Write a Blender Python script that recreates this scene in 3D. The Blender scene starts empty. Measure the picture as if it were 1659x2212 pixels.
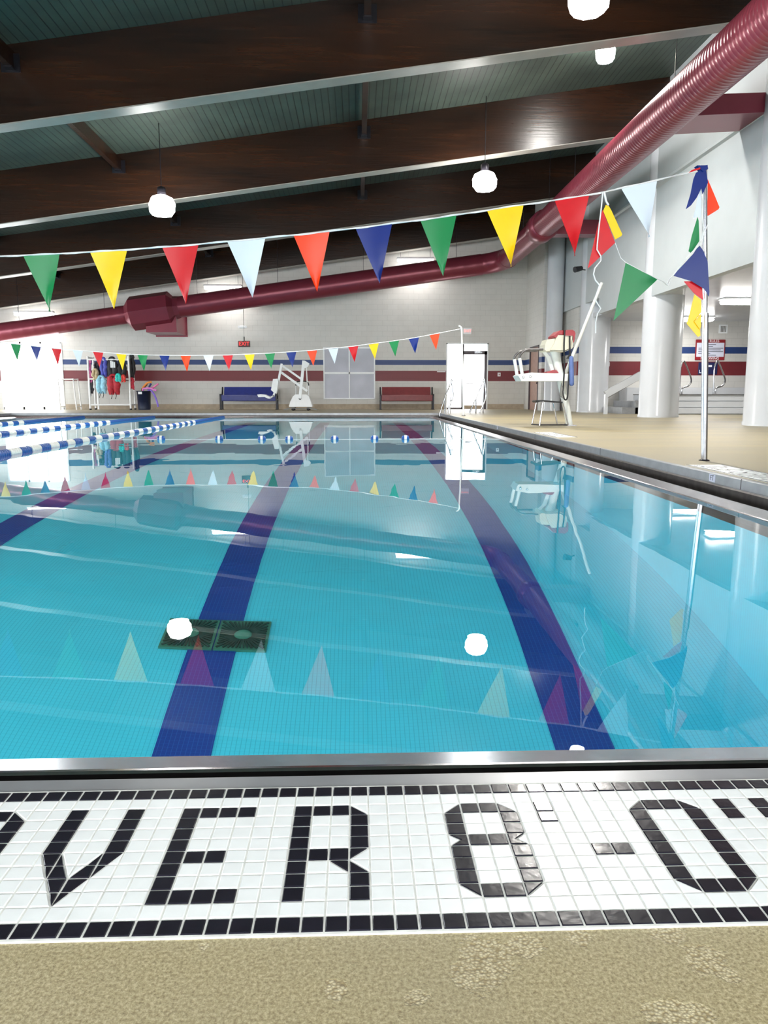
import bpy, math, random
from mathutils import Vector, Matrix, Euler
random.seed(7)
PI = math.pi
sc = bpy.context.scene
COL = sc.collection

# ---------------------------------------------------------------- camera
F = 1661.0
CAM = Vector((0, 0, 0.565))
PITCH, YAW = math.radians(8.66), math.radians(2.0)
cd = bpy.data.cameras.new('camera')
cam = bpy.data.objects.new('camera', cd); COL.objects.link(cam)
cam.location = CAM
cam.rotation_euler = Euler((PI/2 - PITCH, 0, -YAW), 'XYZ')
cd.sensor_fit = 'VERTICAL'; cd.sensor_height = 36.0; cd.lens = F/2212*36.0
cd.clip_start = 0.05; cd.clip_end = 200
sc.camera = cam
RM = cam.rotation_euler.to_matrix()

# ---------------------------------------------------------------- world and exposure
w = bpy.data.worlds.new('world'); sc.world = w; w.use_nodes = True
w.node_tree.nodes['Background'].inputs[0].default_value = (0.85, 0.93, 1.0, 1)
w.node_tree.nodes['Background'].inputs[1].default_value = 1.0
vs = sc.view_settings
vs.view_transform = 'Standard'; vs.look = 'None'; vs.gamma = 1.0; vs.use_curve_mapping = False
vs.exposure = 0.5
sc.cycles.max_bounces = 10; sc.cycles.diffuse_bounces = 5; sc.cycles.glossy_bounces = 5
sc.cycles.transmission_bounces = 8
sc.cycles.caustics_refractive = True; sc.cycles.caustics_reflective = False
sc.cycles.sample_clamp_indirect = 6.0
sc.cycles.blur_glossy = 0.5

# light strengths
WIN_LEFT, WIN_NEAR, WIN_FAR = 6.3, 9.5, 4.0
HIGHBAY, TUBE = 260.0, 14.0
FILL_NEAR, FILL_LEFT = 11.0, 48.0  # added underwater fill lamps, out of view

def area(name, loc, rot, sx, sy, watts, col=(1, 1, 1), shape='RECTANGLE'):
    l = bpy.data.lights.new(name, 'AREA'); l.shape = shape; l.size = sx
    if shape == 'RECTANGLE': l.size_y = sy
    l.energy = watts; l.color = col
    o = bpy.data.objects.new(name, l); COL.objects.link(o); o.location = loc; o.rotation_euler = rot
    return o

# ---------------------------------------------------------------- sight helpers
def ray(px, py):
    d = RM @ Vector(((px-829.5)/F, -(py-1106)/F, -1.0)); return d.normalized()
def P(px, py, X=None, Y=None, Z=None):
    d = ray(px, py)
    if Y is not None: t = (Y-CAM.y)/d.y
    elif X is not None: t = (X-CAM.x)/d.x
    else: t = (Z-CAM.z)/d.z
    return CAM + d*t

# ---------------------------------------------------------------- mesh helpers
ORG = {}
class MB:
    def __init__(s): s.v = []; s.f = []; s.sm = []; s.mi = []; s.m = 0
    def add(s, vs_, fs, smooth=False):
        b = len(s.v); s.v += [tuple(v) for v in vs_]
        for f in fs: s.f.append([i+b for i in f]); s.sm.append(smooth); s.mi.append(s.m)
        return s
    def box(s, a, b, rot=0, piv=None):
        x0, y0, z0 = a; x1, y1, z1 = b
        vs_ = [(x, y, z) for z in (z0, z1) for y in (y0, y1) for x in (x0, x1)]
        return s.add(vs_, [(0,2,3,1), (4,5,7,6), (0,1,5,4), (2,6,7,3), (0,4,6,2), (1,3,7,5)])
    def cbox(s, c, sz): 
        return s.box([c[i]-sz[i]/2 for i in range(3)], [c[i]+sz[i]/2 for i in range(3)])
    def rbox(s, a, b, r=0.01):
        """box with chamfered edges"""
        x0, y0, z0 = a; x1, y1, z1 = b; r = min(r, (x1-x0)/2.01, (y1-y0)/2.01, (z1-z0)/2.01)
        vs_ = []; idx = {}
        for ix, x in ((0, x0), (1, x1)):
            for iy, y in ((0, y0), (1, y1)):
                for iz, z in ((0, z0), (1, z1)):
                    sx, sy, sz = (r if ix == 0 else -r), (r if iy == 0 else -r), (r if iz == 0 else -r)
                    for ax, v in enumerate([(x, y+sy, z+sz), (x+sx, y, z+sz), (x+sx, y+sy, z)]):
                        idx[(ix, iy, iz, ax)] = len(vs_); vs_.append(v)
        g = lambda *k: idx[k]
        fs = []
        for ix in (0, 1): fs.append([g(ix,0,0,0), g(ix,1,0,0), g(ix,1,1,0), g(ix,0,1,0)])
        for iy in (0, 1): fs.append([g(0,iy,0,1), g(1,iy,0,1), g(1,iy,1,1), g(0,iy,1,1)])
        for iz in (0, 1): fs.append([g(0,0,iz,2), g(1,0,iz,2), g(1,1,iz,2), g(0,1,iz,2)])
        for iy in (0, 1):
            for iz in (0, 1): fs.append([g(0,iy,iz,1), g(1,iy,iz,1), g(1,iy,iz,2), g(0,iy,iz,2)])
        for ix in (0, 1):
            for iz in (0, 1): fs.append([g(ix,0,iz,0), g(ix,1,iz,0), g(ix,1,iz,2), g(ix,0,iz,2)])
            for iy in (0, 1): fs.append([g(ix,iy,0,0), g(ix,iy,1,0), g(ix,iy,1,1), g(ix,iy,0,1)])
            for iy in (0, 1):
                for iz in (0, 1): fs.append([g(ix,iy,iz,0), g(ix,iy,iz,1), g(ix,iy,iz,2)])
        return s.add(vs_, fs)
    def tube(s, pts, r, n=10, cap=True, smooth=True, closed=False):
        pts = [Vector(p) for p in pts]; m = len(pts)
        rr = r if isinstance(r, (list, tuple)) else [r]*m
        tang = []
        for i in range(m):
            if closed: t = pts[(i+1) % m]-pts[i-1]
            elif i == 0: t = pts[1]-pts[0]
            elif i == m-1: t = pts[-1]-pts[-2]
            else: t = (pts[i+1]-pts[i]).normalized()+(pts[i]-pts[i-1]).normalized()
            tang.append(t.normalized() if t.length > 1e-9 else Vector((0, 0, 1)))
        up = Vector((0, 0, 1)) if abs(tang[0].z) < .9 else Vector((1, 0, 0))
        u = tang[0].cross(up).normalized(); vs_ = []
        for i in range(m):
            u = (u-tang[i]*u.dot(tang[i])).normalized(); w_ = tang[i].cross(u)
            for k in range(n):
                a = 2*PI*k/n; vs_.append(pts[i]+(u*math.cos(a)+w_*math.sin(a))*rr[i])
        fs = []
        for i in range(m if closed else m-1):
            j = (i+1) % m
            for k in range(n):
                fs.append((i*n+k, i*n+(k+1) % n, j*n+(k+1) % n, j*n+k))
        s.add(vs_, fs, smooth)
        if cap and not closed:
            s.add(vs_[:n], [tuple(range(n))[::-1]]); s.add(vs_[-n:], [tuple(range(n))])
        return s
    def bar(s, a, b, wx, wy):
        """rectangular bar from a to b, wx across, wy in the world's y direction"""
        a = Vector(a); b = Vector(b); t = (b-a).normalized(); y = Vector((0, 1, 0))
        if abs(t.y) > .95: y = Vector((0, 0, 1))
        x = t.cross(y).normalized(); y = x.cross(t).normalized()
        vs_ = [p+x*sx*wx/2+y*sy*wy/2 for p in (a, b) for sx, sy in ((-1,-1), (1,-1), (1,1), (-1,1))]
        return s.add(vs_, [(0,3,2,1), (4,5,6,7), (0,1,5,4), (1,2,6,5), (2,3,7,6), (3,0,4,7)])
    def lathe(s, c, prof, n=24, axis='z', smooth=True, cap=True):
        c = Vector(c); vs_ = []
        for r, h in prof:
            for k in range(n):
                a = 2*PI*k/n; p, q = r*math.cos(a), r*math.sin(a)
                vs_.append(c+Vector({'z': (p, q, h), 'y': (p, h, q), 'x': (h, p, q)}[axis]))
        fs = []
        for i in range(len(prof)-1):
            for k in range(n): fs.append((i*n+k, i*n+(k+1) % n, (i+1)*n+(k+1) % n, (i+1)*n+k))
        s.add(vs_, fs, smooth)
        if cap: s.add(vs_[:n], [tuple(range(n))]); s.add(vs_[-n:], [tuple(range(n))])
        return s
    def prism(s, poly, off):
        """polygon (3d points) extruded by off"""
        off = Vector(off); n = len(poly); a = [Vector(p) for p in poly]
        vs_ = a+[p+off for p in a]
        fs = [tuple(range(n)), tuple(range(n, 2*n))[::-1]]+[(i, (i+1) % n, n+(i+1) % n, n+i) for i in range(n)]
        return s.add(vs_, fs)
    def build(s, name, mat, parent=None, mats=None):
        o0 = ORG.get(parent.name, Vector((0, 0, 0))) if parent else Vector((0, 0, 0))
        me = bpy.data.meshes.new(name)
        me.from_pydata([(v[0]-o0.x, v[1]-o0.y, v[2]-o0.z) for v in s.v], [], s.f)
        me.polygons.foreach_set('use_smooth', s.sm); me.polygons.foreach_set('material_index', s.mi)
        for m_ in (mats or [mat]): me.materials.append(m_)
        import bmesh
        bm = bmesh.new(); bm.from_mesh(me); bmesh.ops.recalc_face_normals(bm, faces=bm.faces); bm.to_mesh(me); bm.free()
        me.update()
        o = bpy.data.objects.new(name, me); COL.objects.link(o)
        if parent: o.parent = parent; ORG[o.name] = o0
        else: ORG[o.name] = Vector((0, 0, 0))
        return o

def tag(o, label=None, cat=None, group=None, kind=None):
    if label: o['label'] = label
    if cat: o['category'] = cat
    if group: o['group'] = group
    if kind: o['kind'] = kind
    return o
def thing(name, label, cat, loc=(0, 0, 0), group=None, local=False):
    o = bpy.data.objects.new(name, None); COL.objects.link(o); o.location = loc; o.empty_display_size = .1
    ORG[o.name] = Vector((0, 0, 0)) if local else Vector(loc)
    return tag(o, label, cat, group)
def struct(mb, name, mat, parent=None, mats=None, label=None):
    o = mb.build(name, mat, parent, mats)
    if not parent: o['kind'] = 'structure'
    if label: o['label'] = label
    return o
def copy_tree(o, parent=None):
    c = o.copy(); COL.objects.link(c)
    if parent: c.parent = parent
    for ch in [x for x in o.children]: copy_tree(ch, c)
    return c
def text_mesh(txt, size, name, mat, parent, loc, rot, depth=0.002, align='CENTER', sx=1.0):
    cu = bpy.data.curves.new(name, 'FONT'); cu.body = txt; cu.size = size; cu.extrude = depth
    cu.align_x = align; cu.align_y = 'CENTER'
    t = bpy.data.objects.new('tmp', cu); COL.objects.link(t)
    dg = bpy.context.evaluated_depsgraph_get(); me = bpy.data.meshes.new_from_object(t.evaluated_get(dg))
    bpy.data.objects.remove(t)
    M = Matrix.Translation(Vector(loc)-(ORG.get(parent.name, Vector((0,0,0))) if parent else Vector((0,0,0)))) @ Euler(rot).to_matrix().to_4x4() @ Matrix.Diagonal((sx, 1, 1, 1))
    me.transform(M); me.materials.clear(); me.materials.append(mat)
    o = bpy.data.objects.new(name, me); COL.objects.link(o)
    if parent: o.parent = parent
    return o

# ---------------------------------------------------------------- materials
class NT:
    def __init__(s, name):
        s.m = bpy.data.materials.new(name); s.m.use_nodes = True; s.t = s.m.node_tree; s.n = s.t.nodes; s.l = s.t.links
        s.b = s.n['Principled BSDF']; s.out = s.n['Material Output']
    def node(s, ty, **kw):
        n = s.n.new(ty)
        for k, v in kw.items():
            if k in n.inputs: n.inputs[k].default_value = v
            else: setattr(n, k, v)
        return n
    def link(s, a, b): s.l.new(a, b)
    def coords(s, scale=(1, 1, 1), rot=(0, 0, 0)):
        g = s.n.new('ShaderNodeNewGeometry'); mp = s.n.new('ShaderNodeMapping')
        mp.inputs['Scale'].default_value = scale; mp.inputs['Rotation'].default_value = rot
        s.link(g.outputs['Position'], mp.inputs['Vector']); return mp.outputs[0]
    def mix(s, fac, a, b, blend='MIX'):
        n = s.n.new('ShaderNodeMix'); n.data_type = 'RGBA'; n.blend_type = blend
        for inp, v in ((n.inputs['Factor'], fac), (n.inputs['A'], a), (n.inputs['B'], b)):
            pass
        ins = {'f': n.inputs[0], 'a': n.inputs[6], 'b': n.inputs[7]}
        for k, v in (('f', fac), ('a', a), ('b', b)):
            if hasattr(v, 'is_output'): s.link(v, ins[k])
            elif k == 'f': ins[k].default_value = v
            else: ins[k].default_value = (*v, 1) if len(v) == 3 else v
        return n.outputs[2]
    def math(s, op, a, b=0.0, clamp=False):
        n = s.n.new('ShaderNodeMath'); n.operation = op; n.use_clamp = clamp
        for i, v in ((0, a), (1, b)):
            if hasattr(v, 'is_output'): s.link(v, n.inputs[i])
            else: n.inputs[i].default_value = v
        return n.outputs[0]
    def ramp(s, fac, stops):
        n = s.n.new('ShaderNodeValToRGB'); e = n.color_ramp.elements
        while len(e) < len(stops): e.new(.5)
        for i, (p, c) in enumerate(stops): e[i].position = p; e[i].color = (*c, 1) if len(c) == 3 else c
        s.link(fac, n.inputs[0]); return n.outputs[0]
    def noise(s, vec, scale, detail=3, rough=.5):
        n = s.n.new('ShaderNodeTexNoise'); n.inputs['Scale'].default_value = scale
        n.inputs['Detail'].default_value = detail; n.inputs['Roughness'].default_value = rough
        s.link(vec, n.inputs['Vector']); return n.outputs[0]
    def bump(s, h, strength=.3, dist=.01):
        n = s.n.new('ShaderNodeBump'); n.inputs['Strength'].default_value = strength; n.inputs['Distance'].default_value = dist
        s.link(h, n.inputs['Height']); s.link(n.outputs[0], s.b.inputs['Normal']); return n
    def color(s, c):
        if hasattr(c, 'is_output'): s.link(c, s.b.inputs['Base Color'])
        else: s.b.inputs['Base Color'].default_value = (*c, 1)
    def set(s, **kw):
        for k, v in kw.items(): s.b.inputs[k.replace('_', ' ')].default_value = v
        return s

def srgb(r, g, b):
    f = lambda c: (c/255/12.92) if c/255 <= .04045 else ((c/255+.055)/1.055)**2.4
    return (f(r), f(g), f(b))
def simple(name, col, rough=.5, metal=0.0, var=.12, scale=8.0, bump=0.0, coat=0.0):
    m = NT(name); v = m.coords()
    nz = m.noise(v, scale, 4)
    dark = tuple(c*(1-var) for c in col); lite = tuple(min(1, c*(1+var)) for c in col)
    m.color(m.ramp(nz, [(.3, dark), (.7, lite)]))
    m.set(Roughness=rough, Metallic=metal, Coat_Weight=coat)
    if bump: m.bump(nz, bump, .01)
    return m.m
def emissive(name, col, strength):
    m = NT(name); m.color(col); m.b.inputs['Emission Color'].default_value = (*col, 1)
    m.b.inputs['Emission Strength'].default_value = strength; m.set(Roughness=.5); return m.m

def block_wall(name, zb, zr, base=srgb(205, 203, 198), ax='x', stripes=True):
    """painted concrete block with a blue band zb and a red band zr (world heights)"""
    m = NT(name); g = m.n.new('ShaderNodeNewGeometry'); sp = m.n.new('ShaderNodeSeparateXYZ'); m.link(g.outputs['Position'], sp.inputs[0])
    cb = m.n.new('ShaderNodeCombineXYZ'); m.link(sp.outputs[0 if ax == 'x' else 1], cb.inputs[0]); m.link(sp.outputs[2], cb.inputs[1])
    br = m.n.new('ShaderNodeTexBrick'); br.offset = .5
    for k, v in (('Scale', 1.0), ('Mortar Size', .006), ('Mortar Smooth', .3), ('Brick Width', .406), ('Row Height', .203), ('Bias', 0.0)): br.inputs[k].default_value = v
    br.inputs['Color1'].default_value = (1, 1, 1, 1); br.inputs['Color2'].default_value = (.95, .95, .95, 1); br.inputs['Mortar'].default_value = (.72, .72, .72, 1)
    m.link(cb.outputs[0], br.inputs['Vector'])
    nz = m.noise(g.outputs['Position'], 3.0, 4)
    col = m.mix(.25, base, m.ramp(nz, [(.3, tuple(c*.8 for c in base)), (.7, base)]))
    if stripes:
        def band(z0, z1): 
            return m.math('MULTIPLY', m.math('GREATER_THAN', sp.outputs[2], z0), m.math('LESS_THAN', sp.outputs[2], z1))
        col = m.mix(band(*zb), col, srgb(28, 56, 110)); col = m.mix(band(*zr), col, srgb(110, 30, 38))
    col = m.mix(.6, col, br.outputs['Color'], 'MULTIPLY')
    m.color(col); m.set(Roughness=.45); m.bump(br.outputs['Color'], .35, .006)
    return m.m

YW = 30.95                        # far wall
zb = (P(700, 788.2, Y=YW).z, P(700, 777.3, Y=YW).z)
zr = (P(700, 823.0, Y=YW).z, P(700, 800.8, Y=YW).z)
zb2 = (P(1590, 764, Y=26).z, P(1590, 749.5, Y=26).z)
zr2 = (P(1590, 811, Y=26).z, P(1590, 781, Y=26).z)
M = {}
M['wall'] = block_wall('painted_block_far', zb, zr)
M['wall_y'] = block_wall('painted_block_side', zb, zr, ax='y')
M['wall2'] = block_wall('painted_block_alcove', zb2, zr2)
M['wall2_y'] = block_wall('painted_block_alcove_side', zb2, zr2, ax='y')
M['white_wall'] = simple('white_plaster', srgb(184, 190, 192), .4, var=.03, scale=2)
M['white_gloss'] = simple('white_gloss_paint', srgb(204, 207, 212), .2, var=.03, scale=2)
M['white'] = simple('white_powder_coat', srgb(235, 238, 240), .35, var=.03)
M['pvc'] = simple('white_pipe', srgb(240, 240, 240), .3, var=.02)
M['black'] = simple('black_rubber', srgb(22, 22, 26), .5)
M['black_metal'] = simple('black_metal', srgb(30, 28, 34), .35, metal=.3)
M['steel'] = simple('stainless_steel', srgb(165, 165, 170), .22, metal=1.0, var=.10, scale=30)
M['chrome'] = simple('chrome_rail', srgb(205, 205, 210), .08, metal=1.0, var=.03)
M['dull_steel'] = simple('gutter_steel', srgb(110, 108, 108), .42, metal=.85, var=.25, scale=14)
M['gutter_dark'] = simple('gutter_channel_dark', srgb(88, 84, 82), .35, metal=.6, var=.3, scale=14)
M['coping'] = simple('coping_grey', srgb(150, 152, 155), .35, metal=.3, var=.12, scale=9)
M['tan_base'] = simple('tan_cove_base', srgb(170, 155, 135), .6)
M['maroon'] = simple('maroon_duct_paint', srgb(126, 50, 64), .30, metal=.3, var=.06, scale=2)
M['bench_blue'] = simple('blue_bench_coating', srgb(38, 48, 118), .4)
M['bench_red'] = simple('maroon_bench_coating', srgb(118, 42, 46), .4)
M['navy'] = simple('navy_plastic', srgb(24, 34, 62), .35)
M['red_pad'] = simple('red_vinyl', srgb(150, 18, 30), .3)
M['shell'] = simple('ivory_fibreglass', srgb(214, 210, 190), .3, var=.04)
M['chair_white'] = simple('chair_white', srgb(226, 230, 226), .28, var=.05)
M['brown_door'] = simple('brown_door_paint', srgb(160, 128, 115), .4)
M['dark_frame'] = simple('dark_door_frame', srgb(70, 60, 66), .4)
M['mid_frame'] = simple('grey_door_frame', srgb(125, 118, 124), .4)
M['sign_white'] = simple('sign_white', srgb(215, 218, 235), .4, var=.02)
M['sign_red'] = simple('sign_red', srgb(140, 26, 36), .4)
M['sign_navy'] = simple('sign_navy', srgb(24, 30, 78), .4)
M['text_white'] = simple('lettering_white', srgb(235, 235, 240), .4, var=0)
M['text_dark'] = simple('lettering_dark', srgb(40, 40, 60), .4, var=0)
M['grille'] = simple('grille_grey', srgb(120, 120, 116), .5)
M['window'] = emissive('daylit_window_left', (.90, .96, 1.0), WIN_LEFT)
M['window_near'] = emissive('daylit_window_near', (.93, .97, 1.0), WIN_NEAR)
M['window_far'] = emissive('daylit_door_glass', (.97, .99, 1.0), WIN_FAR)
M['tube_glow'] = emissive('fluorescent_lens', (1, .98, .94), TUBE)
M['bay_glow'] = emissive('high_bay_lens', (1, .97, .92), 60)
M['exit_red'] = emissive('exit_red_glow', (1, .03, .03), 1.2)
M['exit_pale'] = emissive('exit_pale_glow', (1, .30, .28), .8)
M['rope_white'] = simple('white_cord', srgb(235, 235, 235), .6, var=.03)
M['float_blue'] = simple('blue_float', srgb(28, 84, 160), .35, var=.05)
M['float_white'] = simple('white_float', srgb(238, 238, 232), .35, var=.03)
PEN = {'green': srgb(16, 150, 84), 'yellow': srgb(252, 222, 20), 'red': srgb(222, 26, 40), 'white': srgb(228, 236, 244),
       'orange': srgb(248, 78, 18), 'blue': srgb(0, 46, 140)}
def pennant_mat(k):
    m = NT('pennant_'+k); v = m.coords(); nz = m.noise(v, 14, 2); m.color(PEN[k]); m.set(Roughness=.32); m.bump(nz, .12, .01)
    # thin vinyl lets light through
    tr = m.n.new('ShaderNodeBsdfTranslucent'); tr.inputs[0].default_value = (*PEN[k], 1); mx = m.n.new('ShaderNodeMixShader')
    mx.inputs[0].default_value = .4; m.link(m.b.outputs[0], mx.inputs[1]); m.link(tr.outputs[0], mx.inputs[2]); m.link(mx.outputs[0], m.out.inputs[0])
    return m.m
for k in PEN: M['p_'+k] = pennant_mat(k)

def beam_mat():
    m = NT('dark_laminated_wood'); v = m.coords((.35, 6, 6)); nz = m.noise(v, 3.2, 6, .6)
    v2 = m.coords((.15, 1, 1)); n2 = m.noise(v2, 2, 2)
    c = m.ramp(nz, [(.3, srgb(22, 11, 6)), (.52, srgb(40, 21, 10)), (.75, srgb(62, 33, 14))])
    c = m.mix(.5, c, m.ramp(n2, [(.35, srgb(16, 9, 7)), (.7, srgb(58, 31, 15))]))
    m.color(c); m.set(Roughness=.27, Coat_Weight=.0, Coat_Roughness=.15); m.bump(nz, .25, .01); return m.m
M['beam'] = beam_mat()
def deck_roof():
    m = NT('green_grey_roof_deck'); g = m.n.new('ShaderNodeNewGeometry'); sp = m.n.new('ShaderNodeSeparateXYZ'); m.link(g.outputs['Position'], sp.inputs[0])
    fr = m.math('FRACT', m.math('MULTIPLY', sp.outputs[0], 7.0)); ln = m.math('LESS_THAN', fr, .12)
    nz = m.noise(g.outputs['Position'], 1.4, 5)
    c = m.ramp(nz, [(.3, srgb(52, 62, 56)), (.7, srgb(70, 82, 73))])
    c = m.mix(ln, c, srgb(30, 36, 32)); m.color(c); m.set(Roughness=.5); m.bump(m.math('SUBTRACT', 1.0, ln), .5, .02); return m.m
M['roof'] = deck_roof()
M['soffit'] = simple('pale_soffit', srgb(150, 146, 138), .3, var=.08, scale=4)
def deck_floor():
    m = NT('tan_deck_coating'); v = m.coords()
    n1 = m.noise(v, 260, 5, .75); n2 = m.noise(v, 2.2, 4, .6); n3 = m.noise(v, 9, 3, .5)
    base = m.ramp(n1, [(.34, srgb(120, 104, 68)), (.5, srgb(168, 154, 114)), (.66, srgb(204, 191, 152))])
    # worn patches where the coarse aggregate shows
    n4 = m.noise(v, 22, 5, .7); acc = None
    for px_, py_, rr_ in ((1060, 2075, .034), (1130, 2045, .02), (1010, 2100, .018), (1520, 2075, .022), (1570, 2105, .014), (1450, 2185, .02), (1510, 2195, .016), (725, 2140, .014), (905, 2155, .012), (440, 2045, .008), (1430, 2010, .02), (1250, 2010, .02)):
        c_ = P(px_, py_, Z=0); dn = m.n.new('ShaderNodeVectorMath'); dn.operation = 'DISTANCE'; m.link(v, dn.inputs[0]); dn.inputs[1].default_value = c_
        q_ = m.math('SUBTRACT', 1.0, m.math('DIVIDE', dn.outputs['Value'], rr_*1.5)); acc = q_ if acc is None else m.math('MAXIMUM', acc, q_)
    patch = m.ramp(m.math('ADD', acc, m.math('MULTIPLY', m.math('SUBTRACT', n4, .5), 2.2)), [(.30, (0, 0, 0)), (.42, (1, 1, 1))])
    vo = m.node('ShaderNodeTexVoronoi'); vo.inputs['Scale'].default_value = 300; m.link(v, vo.inputs['Vector'])
    agg = m.ramp(vo.outputs['Distance'], [(.2, srgb(214, 202, 166)), (.75, srgb(150, 132, 92))])
    c = m.mix(patch, base, agg)
    sx_ = m.coords((.25, 1.6, 1)); n5 = m.noise(sx_, .9, 4, .6)
    c = m.mix(m.ramp(n2, [(.4, (0, 0, 0)), (.75, (.35, .35, .35))]), c, srgb(150, 142, 122))
    gy = m.n.new('ShaderNodeNewGeometry'); sy = m.n.new('ShaderNodeSeparateXYZ'); m.link(gy.outputs['Position'], sy.inputs[0])
    sheen_grey = m.math('MULTIPLY', m.ramp(n5, [(.38, (0, 0, 0)), (.62, (1, 1, 1))]), m.math('MULTIPLY', m.math('SUBTRACT', sy.outputs[1], 4.0), .09, True), True)
    c = m.mix(m.math('MULTIPLY', sheen_grey, .75), c, srgb(134, 130, 118))  # grey growing with distance, the deck's sheen painted into its colour
    m.color(c); m.set(Roughness=.42)
    h = m.math('ADD', n1, m.math('MULTIPLY', m.math('MULTIPLY', vo.outputs['Distance'], -1.4), patch))
    m.bump(h, .45, .003); return m.m
M['deck'] = deck_floor()
def pool_tile(name, c1, line, size=.0254):
    m = NT(name); g = m.n.new('ShaderNodeNewGeometry'); sp = m.n.new('ShaderNodeSeparateXYZ'); m.link(g.outputs['Position'], sp.inputs[0])
    def ln(o, wd): return m.math('LESS_THAN', m.math('FRACT', m.math('MULTIPLY', o, 1/size)), wd)
    mask = m.math('MAXIMUM', ln(sp.outputs[0], .13), m.math('MULTIPLY', ln(sp.outputs[1], .10), .5))
    nz = m.noise(g.outputs['Position'], 1.2, 3)
    c = m.ramp(nz, [(.3, tuple(x*.9 for x in c1)), (.7, c1)])
    m.color(m.mix(m.math('MULTIPLY', mask, .7), c, line)); m.set(Roughness=.5); return m.m
M['pool'] = pool_tile('aqua_pool_tile', (.07, .80, .99), (.02, .48, .66))
M['lane_blue'] = pool_tile('navy_lane_tile', (.001, .05, .33), (.01, .13, .48))
M['drain'] = simple('green_bronze_grate', srgb(52, 128, 108), .6, var=.2, scale=20)
M['drain_dark'] = simple('green_grate_slots', srgb(14, 62, 54), .7)
def glaze(name, c, rough=.12, var=.06):
    m = NT(name); v = m.coords(); nz = m.noise(v, 90, 3); n2 = m.noise(v, 25, 2)
    m.color(m.ramp(n2, [(.3, tuple(x*(1-var) for x in c)), (.7, c)])); m.set(Roughness=rough); m.bump(nz, .12, .002); return m.m
M['tile_white'] = glaze('white_glazed_tile', srgb(246, 249, 248), .32)
M['tile_black'] = glaze('black_glazed_tile', srgb(34, 32, 42), .2, .3)
M['grout'] = simple('grout', srgb(236, 236, 230), .8, var=.12, scale=60)
def water_mat():
    m = NT('pool_water'); m.n.remove(m.b)
    gl = m.n.new('ShaderNodeBsdfGlass'); gl.inputs['IOR'].default_value = 1.333; gl.inputs['Roughness'].default_value = 0.0
    gl.inputs['Color'].default_value = (1, 1, 1, 1)
    v = m.coords((1, .7, 1)); n1 = m.noise(v, 1.6, 2, .4); n2 = m.noise(v, .35, 1)
    h = m.math('MULTIPLY', n1, m.math('MULTIPLY', n2, n2))
    b = m.n.new('ShaderNodeBump'); b.inputs['Strength'].default_value = .5; b.inputs['Distance'].default_value = .012
    m.link(h, b.inputs['Height']); m.link(b.outputs[0], gl.inputs['Normal'])
    m.link(gl.outputs[0], m.out.inputs[0]); return m.m
M['water'] = water_mat()

# ================================================================ SETTING
WX0, WX1, WY0, WY1 = -10.5, 2.27, 1.42, 24.28    # water edges
ZW, ZF = -0.13, -2.83
G = 0.33                                          # gutter width
DX0, DX1, DY0, DY1 = WX0-G, WX1+G, WY0-G, WY1+G  # deck opening
C = 0.04                                          # coping strip
XL, XR, YN = -15.2, 14.5, -4.0
# deck floor with the pool opening
mb = MB()
for a, b in (((XL, YN, -.15), (XR, DY0-C, 0)), ((XL, DY1+C, -.15), (XR, YW+.05, 0)),
             ((XL, DY0-C, -.15), (DX0-C, DY1+C, 0)), ((DX1+C, DY0-C, -.15), (XR, DY1+C, 0))):
    mb.box(a, b)
struct(mb, 'floor', M['deck'])
# ring profile helper
def ring(mb, prof, smooth=False):
    cs = lambda u: [(WX0-u, WY0-u), (WX1+u, WY0-u), (WX1+u, WY1+u), (WX0-u, WY1+u)]
    for (u0, z0), (u1, z1) in zip(prof[:-1], prof[1:]):
        a, b = cs(u0), cs(u1)
        for i in range(4):
            j = (i+1) % 4
            mb.add([(*a[i], z0), (*a[j], z0), (*b[j], z1), (*b[i], z1)], [(0, 1, 2, 3)], smooth)
    return mb
gut = tag(ring(MB(), [(.113, -.112), (.116, -.26), (.32, -.26), (.32, -.085), (.325, -.075)]).build('pool_gutter', M['gutter_dark']),
          None, None, None, 'structure')
ring(MB(), [(.325, -.075), (.33, -.07), (.33, -.006), (.336, 0.0), (G+C, 0.0), (G+C, -.15)]).build('coping', M['coping'], gut)
mb = ring(MB(), [(0, -.60), (0, -.134), (.004, -.128), (.012, -.124), (.104, -.101), (.112, -.1005), (.1175, -.104), (.1175, -.118)]); mb.build('gutter_lip', M['steel'], gut)
mb = MB()
x = -1.6
while x < 2.4:
    mb.box((x, WY0-.121, -.134), (x+.026, WY0-.1155, -.120)); x += .068
tag(mb.build('drain_slot', M['black'], gut), kind='stuff')
# basin
mb = MB()
mb.add([(WX0, WY0, ZF), (WX1, WY0, ZF), (WX1, WY1, ZF), (WX0, WY1, ZF)], [(0, 1, 2, 3)])
for (x0, y0), (x1, y1) in (((WX0, WY0), (WX1, WY0)), ((WX1, WY0), (WX1, WY1)), ((WX1, WY1), (WX0, WY1)), ((WX0, WY1), (WX0, WY0))):
    mb.add([(x0, y0, ZF), (x1, y1, ZF), (x1, y1, -.3), (x0, y0, -.3)], [(0, 1, 2, 3)])
struct(mb, 'pool_basin', M['pool'])
for cx in (1.2, -.93, -3.06, -5.19, -7.32, -9.45):
    struct(MB().box((cx-.152, 2.9, ZF), (cx+.152, 22.8, ZF+.006)), 'lane_marking', M['lane_blue'], label=None)
wm = MB(); wm.add([(WX0, WY0, ZW), (WX1, WY0, ZW), (WX1, WY1, ZW), (WX0, WY1, ZW)], [(0, 1, 2, 3)])
wo = struct(wm, 'pool_water', M['water'])
if wo.data.polygons[0].normal.z < 0: wo.data.flip_normals()

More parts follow.
